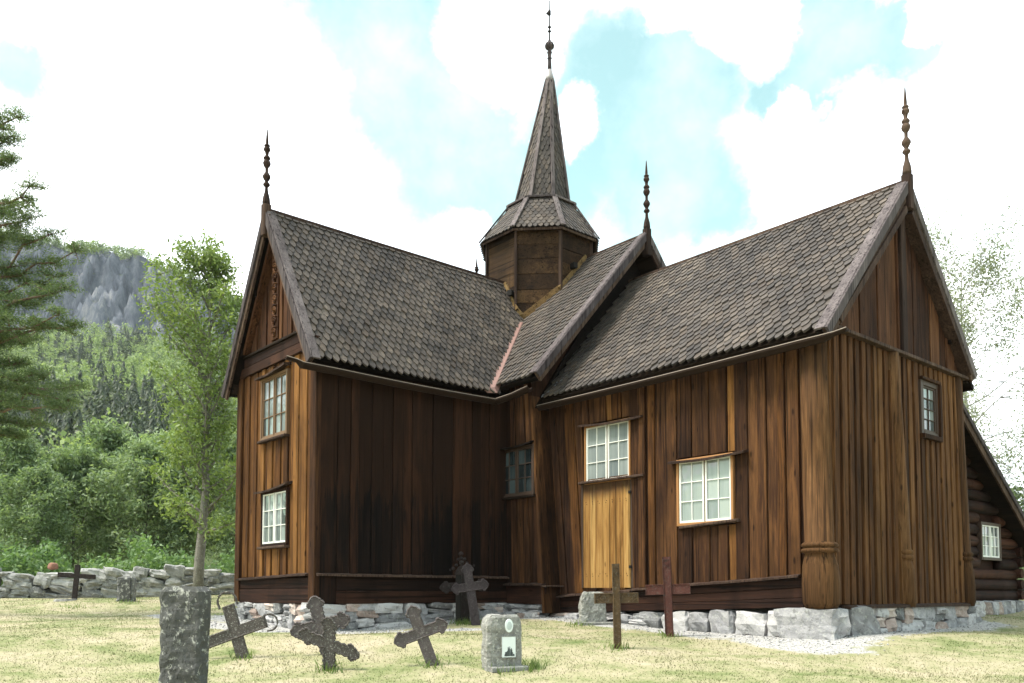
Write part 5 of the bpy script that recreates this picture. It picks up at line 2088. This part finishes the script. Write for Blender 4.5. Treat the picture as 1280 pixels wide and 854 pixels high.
# Scots pine reaching in from the left edge
def pine_tree():
    r = random.Random(12)
    t = 17.
    base_ = at(-95, 741, t)
    bz = float(height(base_[0], base_[1]))
    o = empty('pine_tree', (base_[0], base_[1], bz), 'Scots pine whose flat green boughs reach in at the left edge', 'tree')
    B = np.array([base_[0], base_[1], bz])
    H = at(-95, 60, t)[2] - bz
    n = 8
    pts = [(r.uniform(-.05, .05) * i, r.uniform(-.05, .05) * i, H * i / n - (.3 if i == 0 else 0)) for i in range(n + 1)]
    tubes = [tube_vf(pts, [.20 * (1 - .85 * i / n) for i in range(n + 1)], 9)]
    # boughs: (pixel of the tip, pixel height where it leaves the trunk)
    boughs = [(22, 150, 215), (15, 172, 240), (42, 238, 300), (30, 258, 320), (36, 275, 330), (92, 318, 400), (70, 345, 410), (88, 362, 425), (50, 375, 430), (72, 398, 450), (96, 405, 460), (40, 425, 470),
              (90, 485, 500), (60, 468, 500), (85, 512, 530), (50, 530, 545), (78, 500, 520), (20, 545, 560), (60, 300, 380), (10, 300, 350), (10, 200, 260), (5, 395, 440), (30, 455, 480), (10, 500, 520)]
    anchors = []
    for k, (tx, ty, by) in enumerate(boughs):
        tt = t + r.uniform(-1.3, 1.3)
        tip_ = at(tx, ty, tt) - B
        zb_ = at(-95, by, t)[2] - bz
        st_ = np.array([pts[4][0], pts[4][1], zb_])
        m_ = 8
        q = []
        for j in range(m_ + 1):
            f = j / m_
            q.append(st_ + (tip_ - st_) * f + np.array([r.gauss(0, .05), r.gauss(0, .05), .16 * math.sin(math.pi * f) + r.gauss(0, .05)]))
        tubes.append(tube_vf(q, [.055 * (1 - .8 * j / m_) for j in range(m_ + 1)], 5))
        for j in range(2, m_ + 1):
            for e_ in range(7):
                d = np.array([r.gauss(0, 1), r.gauss(0, 1), r.gauss(0, .22) + .12])
                d = d / np.linalg.norm(d) * r.uniform(.15, .52) * (1.2 - .6 * j / m_)
                e2 = q[j] + d
                if e_ < 4:
                    tubes.append(tube_vf([q[j], e2], [.012, .005], 3))
                anchors.append(e2)
                anchors.append(q[j] + d * .55)
    # boughs on the other sides, out of the picture
    for k in range(16):
        zb_ = H * (.35 + .62 * k / 16)
        az = YAW + math.pi + r.uniform(-1.5, 1.5)
        ln = (2.6 - 1.6 * k / 16) * r.uniform(.8, 1.1)
        st_ = np.array([0, 0, zb_])
        tip_ = st_ + np.array([math.cos(az) * ln, math.sin(az) * ln, .5])
        q = [st_ + (tip_ - st_) * j / 6 for j in range(7)]
        tubes.append(tube_vf(q, [.05 * (1 - .8 * j / 6) for j in range(7)], 5))
        for j in range(2, 7):
            for e_ in range(6):
                d = np.array([r.gauss(0, 1), r.gauss(0, 1), r.gauss(0, .25) + .12])
                anchors.append(q[j] + d / np.linalg.norm(d) * r.uniform(.12, .45))
    V, F = join(tubes)
    mesh('trunk', V, F, M['pbark'], o, smooth=True, local=True)
    rs = np.random.RandomState(4)
    A = np.array(anchors)
    per = 34
    n = len(A) * per
    P = np.repeat(A, per, 0) + rs.normal(0, 1, (n, 3)) * np.array([.085, .085, .03])
    d = rs.normal(0, 1, (n, 3)) * np.array([1, 1, .7]) + np.array([0, 0, .55])
    d /= np.linalg.norm(d, axis=1)[:, None]
    c_ = np.cross(d, rs.normal(0, 1, (n, 3)))
    c_ /= np.linalg.norm(c_, axis=1)[:, None]
    L = rs.uniform(.05, .10, (n, 1))
    V = np.stack([P - c_ * .0085, P + c_ * .0085, P + d * L], 1).reshape(-1, 3)
    me = quick_mesh('crown', V, np.arange(3 * n).reshape(-1, 3), M['pine'])
    c2 = bpy.data.objects.new('crown', me)
    COL.objects.link(c2)
    c2.parent = o


pine_tree()

# ---------------------------------------------------------------- mountain
CH = CAM[:2]


def skyline(px):                                   # elevation of the ridge (tangent) against the picture column
    xs = [-3000, -1500, -600, -200, 0, 60, 130, 200, 300, 450, 650, 900, 1200, 1600, 3000]
    ys = [600, 480, 330, 300, 302, 312, 322, 345, 390, 440, 500, 580, 650, 690, 715]
    return (741 - np.interp(px, xs, ys)) / FPX


def cliff_base(px):
    xs = [-3000, -600, 0, 60, 130, 200, 260, 400, 3000]
    ys = [640, 400, 420, 430, 425, 432, 425, 560, 730]
    return (741 - np.interp(px, xs, ys)) / FPX


pxs = np.unique(np.concatenate([np.linspace(-2600, -350, 30), np.linspace(-350, 480, 210), np.linspace(480, 2600, 40)]))
rr = np.concatenate([np.linspace(60, 480, 48), np.linspace(484, 560, 60), np.linspace(566, 1300, 22)])
V = []
for r_ in rr:
    for px_ in pxs:
        h_ = (px_ - PPX) / FPX
        p2 = CH + (np.array([-math.sin(YAW), math.cos(YAW)]) + np.array([math.cos(YAW), math.sin(YAW)]) * h_) * r_
        s_, c_ = skyline(px_), cliff_base(px_)
        c_ = min(c_, s_ - .01)
        nz_ = noise.fractal(Vector((p2[0] * .012, p2[1] * .012, 3)), 1., 2.1, 5)
        n2_ = noise.fractal(Vector((p2[0] * .09, p2[1] * .09, 7)), .8, 2.1, 6)
        shift = (nz_ * 12 + n2_ * 9) * math.sin(math.pi * min(max((r_ - 484) / 76, 0), 1))
        if r_ < 484:
            f = (r_ - 60) / 424
            z = 2 + f ** 1.25 * (c_ * 484) + nz_ * 6 * f + n2_ * 2.5 * f
        elif r_ <= 560:
            f = min(max((r_ - 484 + shift) / 62, 0), 1)
            f2 = f * f * (3 - 2 * f)
            z = c_ * 484 + 2 + (s_ * 560 - c_ * 484) * f2 + nz_ * 6 * (1 - f2) + n2_ * (1. + 8 * math.sin(math.pi * f) ** 2)
        else:
            z = 2 + s_ * 560 * (1 - ((r_ - 560) / 740) ** 2 * .9) + nz_ * 2 * min(1, (r_ - 560) / 60) + n2_ * 1.5
        V.append((p2[0], p2[1], z))
nx_ = len(pxs)
idx = np.arange(len(V)).reshape(len(rr), nx_)
F = np.stack([idx[:-1, :-1], idx[:-1, 1:], idx[1:, 1:], idx[1:, :-1]], -1).reshape(-1, 4)
HV = np.array(V).reshape(len(rr), nx_, 3)
me = quick_mesh('mountain', np.array(V), F, M['hill'], False)
mt_ = bpy.data.objects.new('mountain', me)
COL.objects.link(mt_)
mt_['kind'] = 'structure'

# the wood on the slope, too far to count: one mass of conifers and one of broadleaves


def cone_tree(rs, n):
    """unit conifer of ragged triangles"""
    t = rs.uniform(0, 1, n) ** .8
    a = rs.uniform(0, 2 * np.pi, n)
    rad = (1 - t) * .24 + .02
    P = np.stack([np.cos(a) * rad * .45, np.sin(a) * rad * .45, t * .96 + .03], -1)
    E_ = np.stack([np.cos(a) * rad * 1.35, np.sin(a) * rad * 1.35, t * .96 - .035], -1)
    tn = np.stack([-np.sin(a), np.cos(a), np.zeros(n)], -1) * (.035 + .05 * (1 - t))[:, None]
    V = np.stack([P + tn * .6, P - tn * .6 + np.array([0, 0, .01]), E_ - tn * .2, E_ + tn * .2], 1)
    return V.reshape(-1, 3)


def leaf_tree(rs, n):
    c = rs.normal(0, 1, (9, 3))
    c = c / np.linalg.norm(c, axis=1)[:, None] * np.array([.18, .18, .26]) + np.array([0, 0, .60])
    P = c[rs.randint(0, 9, n)] + rs.normal(0, 1, (n, 3)) * np.array([.085, .085, .09])
    a = rs.normal(0, 1, (n, 3))
    a /= np.linalg.norm(a, axis=1)[:, None]
    b_ = np.cross(a, rs.normal(0, 1, (n, 3)))
    b_ /= np.linalg.norm(b_, axis=1)[:, None]
    s = rs.uniform(.03, .055, (n, 1))
    return np.stack([P - a * s, P + b_ * s, P + a * s, P - b_ * s], 1).reshape(-1, 3)


rs = np.random.RandomState(21)
cons = [cone_tree(rs, 90) for _ in range(6)]
lvs = [leaf_tree(rs, 110) for _ in range(6)]
VC, VL = [], []
tries = 0
for i in range(4200):
    fpx = rs.uniform(-420, 470) if i < 3700 else rs.uniform(-1500, 1600)
    if i % 10 < 7:
        fr_ = rs.uniform(0, 1) ** .8
        r_ = 75 + fr_ * 410
    else:
        r_ = rs.uniform(552, 585)                    # trees on the plateau
    j = int(np.searchsorted(rr, r_))
    k = int(np.searchsorted(pxs, fpx))
    j, k = min(j, len(rr) - 1), min(k, nx_ - 1)
    q0 = HV[j - 1, k - 1]
    q1 = HV[j, k]
    z = (q0[2] + q1[2]) / 2
    h_ = (fpx - PPX) / FPX
    p2 = CH + (np.array([-math.sin(YAW), math.cos(YAW)]) + np.array([math.cos(YAW), math.sin(YAW)]) * h_) * r_
    if i % 10 >= 8:                                  # trees standing on the rim
        jj = int(np.argmax(HV[:, k, 2] / rr))
        p2, z, r_ = HV[jj, k, :2] + rs.normal(0, 2.5, 2), HV[jj, k, 2] - rs.uniform(1, 5), 560.
    nn = noise.noise(Vector((p2[0] * .012, p2[1] * .012, 1.)))
    band = math.exp(-((r_ - 190) / 75) ** 2) * .27
    conif = rs.uniform() < .20 + nn * .9 + band
    H = rs.uniform(8, 13) * (1 if conif else .85)
    if r_ > 540:
        H *= .85
    a = rs.uniform(0, 6.28)
    ca, sa = math.cos(a), math.sin(a)
    B_ = (cons if conif else lvs)[i % 6] * H
    B_ = np.stack([B_[:, 0] * ca - B_[:, 1] * sa + p2[0], B_[:, 0] * sa + B_[:, 1] * ca + p2[1], B_[:, 2] + z - .5], -1)
    (VC if conif else VL).append(B_)
for nm, lst, mt, lab in (('conifer_wood', VC, M['farcon'], 'dark conifers scattered over the slope below the cliff'), ('broadleaf_wood', VL, M['farleaf'], 'light green birch wood covering the slope below the cliff')):
    V = np.concatenate(lst)
    o = link(nm, quick_mesh(nm, V, np.arange(len(V)).reshape(-1, 4), mt), None, (0, 0, 0))
    tag(o, lab, 'wood', kind='stuff')

# ---------------------------------------------------------------- grass blades, pebbles
rs = np.random.RandomState(2)
n = 170000
t = 5.5 + (27 - 5.5) * rs.uniform(0, 1, n) ** 1.35
h_ = rs.uniform(-.75, .80, n)
f2 = np.array([-math.sin(YAW), math.cos(YAW)])
r2_ = np.array([math.cos(YAW), math.sin(YAW)])
P2 = CH + (f2 + r2_ * h_[:, None]) * t[:, None]
ga = gravel_amount(P2[:, 0], P2[:, 1])
ins = (box_dist(P2[:, 0], P2[:, 1], -WL, WL, -LL, 0) < .05) | (box_dist(P2[:, 0], P2[:, 1], 2.3, LR, -2.45, 2.4) < .05)
ok = (~ins) & (rs.uniform(0, 1, n) > ga * 1.6)
patch = np.sin(P2[:, 0] * 1.7 + np.sin(P2[:, 1] * 2.1)) * np.sin(P2[:, 1] * 1.9 + np.sin(P2[:, 0] * 1.3 + 2))
P2, t, patch = P2[ok], t[ok], patch[ok]
n = len(P2)
z = height(P2[:, 0], P2[:, 1])
hb = rs.uniform(.010, .024, n) * (1 + .5 * np.clip(patch, 0, 1)) * np.where(rs.uniform(0, 1, n) > .985, 1.8, 1)
a = rs.uniform(0, 2 * np.pi, n)
w_ = .0045 + .0004 * t
base_ = np.stack([P2[:, 0], P2[:, 1], z - .004], -1)
tx = np.stack([np.cos(a) * w_, np.sin(a) * w_, np.zeros(n)], -1)
tipv = base_ + np.stack([rs.normal(0, .5, n) * hb, rs.normal(0, .5, n) * hb, hb], -1)
V = np.stack([base_ - tx, base_ + tx, tipv], 1).reshape(-1, 3)
o = link('grass', quick_mesh('grass', V, np.arange(3 * n).reshape(-1, 3), M['blade']), None, (0, 0, 0))
tag(o, 'short dry mown grass of the churchyard, yellow and green', 'grass', kind='stuff')
# pebbles of the gravel strip
n = 26000
x = rs.uniform(-5, 11, n)
y = rs.uniform(-9.5, 3, n)
ga = gravel_amount(x, y)
ins = (box_dist(x, y, -WL, WL, -LL, 0) < .02) | (box_dist(x, y, 2.3, LR, -2.45, 2.4) < .02)
ok = (rs.uniform(0, 1, n) < ga * .9 - .25) & ~ins
x, y = x[ok], y[ok]
n = len(x)
z = height(x, y)
oc = np.array([(1, 0, 0), (0, 1, 0), (-1, 0, 0), (0, -1, 0), (0, 0, .8), (0, 0, -.8)])
sz = rs.uniform(.008, .024, (n, 1, 1)) * rs.uniform(.7, 1.3, (n, 1, 3))
V = (oc[None] * sz + rs.normal(0, .003, (n, 6, 3)) + np.stack([x, y, z + .004], -1)[:, None]).reshape(-1, 3)
ff = np.array([(0, 1, 4), (1, 2, 4), (2, 3, 4), (3, 0, 4), (1, 0, 5), (2, 1, 5), (3, 2, 5), (0, 3, 5)])
F = (ff[None] + 6 * np.arange(n)[:, None, None]).reshape(-1, 3)
o = link('gravel', quick_mesh('gravel', V, F, M['stone']), None, (0, 0, 0))
tag(o, 'pale gravel strip along the foot of the church', 'gravel', kind='stuff')
# tall tufts round the feet of the crosses
tuft = []
for px_, py_, nn in ((585, 780, 90), (576, 780, 60), (412, 838, 90), (541, 832, 50), (627, 838, 110), (665, 836, 90), (772, 811, 60), (837, 796, 40), (95, 760, 50), (158, 754, 50), (722, 782, 50), (304, 823, 50), (245, 722, 200)):
    tt = depth_for(px_, py_)
    for i in range(nn):
        p = at(px_ + rs.normal(0, 9), py_, tt + rs.normal(0, .12))
        tuft.append((p[0], p[1], float(height(p[0], p[1]))))
T = np.array(tuft)
n = len(T)
hb = rs.uniform(.05, .13, n)
a = rs.uniform(0, 2 * np.pi, n)
tx = np.stack([np.cos(a) * .008, np.sin(a) * .008, np.zeros(n)], -1)
tipv = T + np.stack([rs.normal(0, .4, n) * hb, rs.normal(0, .4, n) * hb, hb], -1)
V = np.stack([T - tx, T + tx, tipv], 1).reshape(-1, 3)
o = link('grass_tufts', quick_mesh('grass_tufts', V, np.arange(3 * n).reshape(-1, 3), M['leaf']), None, (0, 0, 0))
tag(o, 'longer green tufts of grass at the feet of the crosses', 'grass', kind='stuff')

# ---------------------------------------------------------------- the air
hz = bpy.data.materials.new('pale_haze')
hz.use_nodes = True
b = NB(hz.node_tree)
vol = b.n('ShaderNodeVolumePrincipled', Color=(.86, .92, 1.), Density=.00012)
b.n('ShaderNodeOutputMaterial', out=None, Volume=vol)
hx0, hx1, hy0, hy1, hz0, hz1 = -1500, 1500, -1500, 1500, -6, 300
V = [(x, y, z) for z in (hz0, hz1) for x, y in ((hx0, hy0), (hx1, hy0), (hx1, hy1), (hx0, hy1))]
o = mesh('haze', V, [(3, 2, 1, 0), (4, 5, 6, 7), (0, 1, 5, 4), (1, 2, 6, 5), (2, 3, 7, 6), (3, 0, 4, 7)], hz)
tag(o, 'thin pale summer haze over the valley', 'haze', kind='stuff')
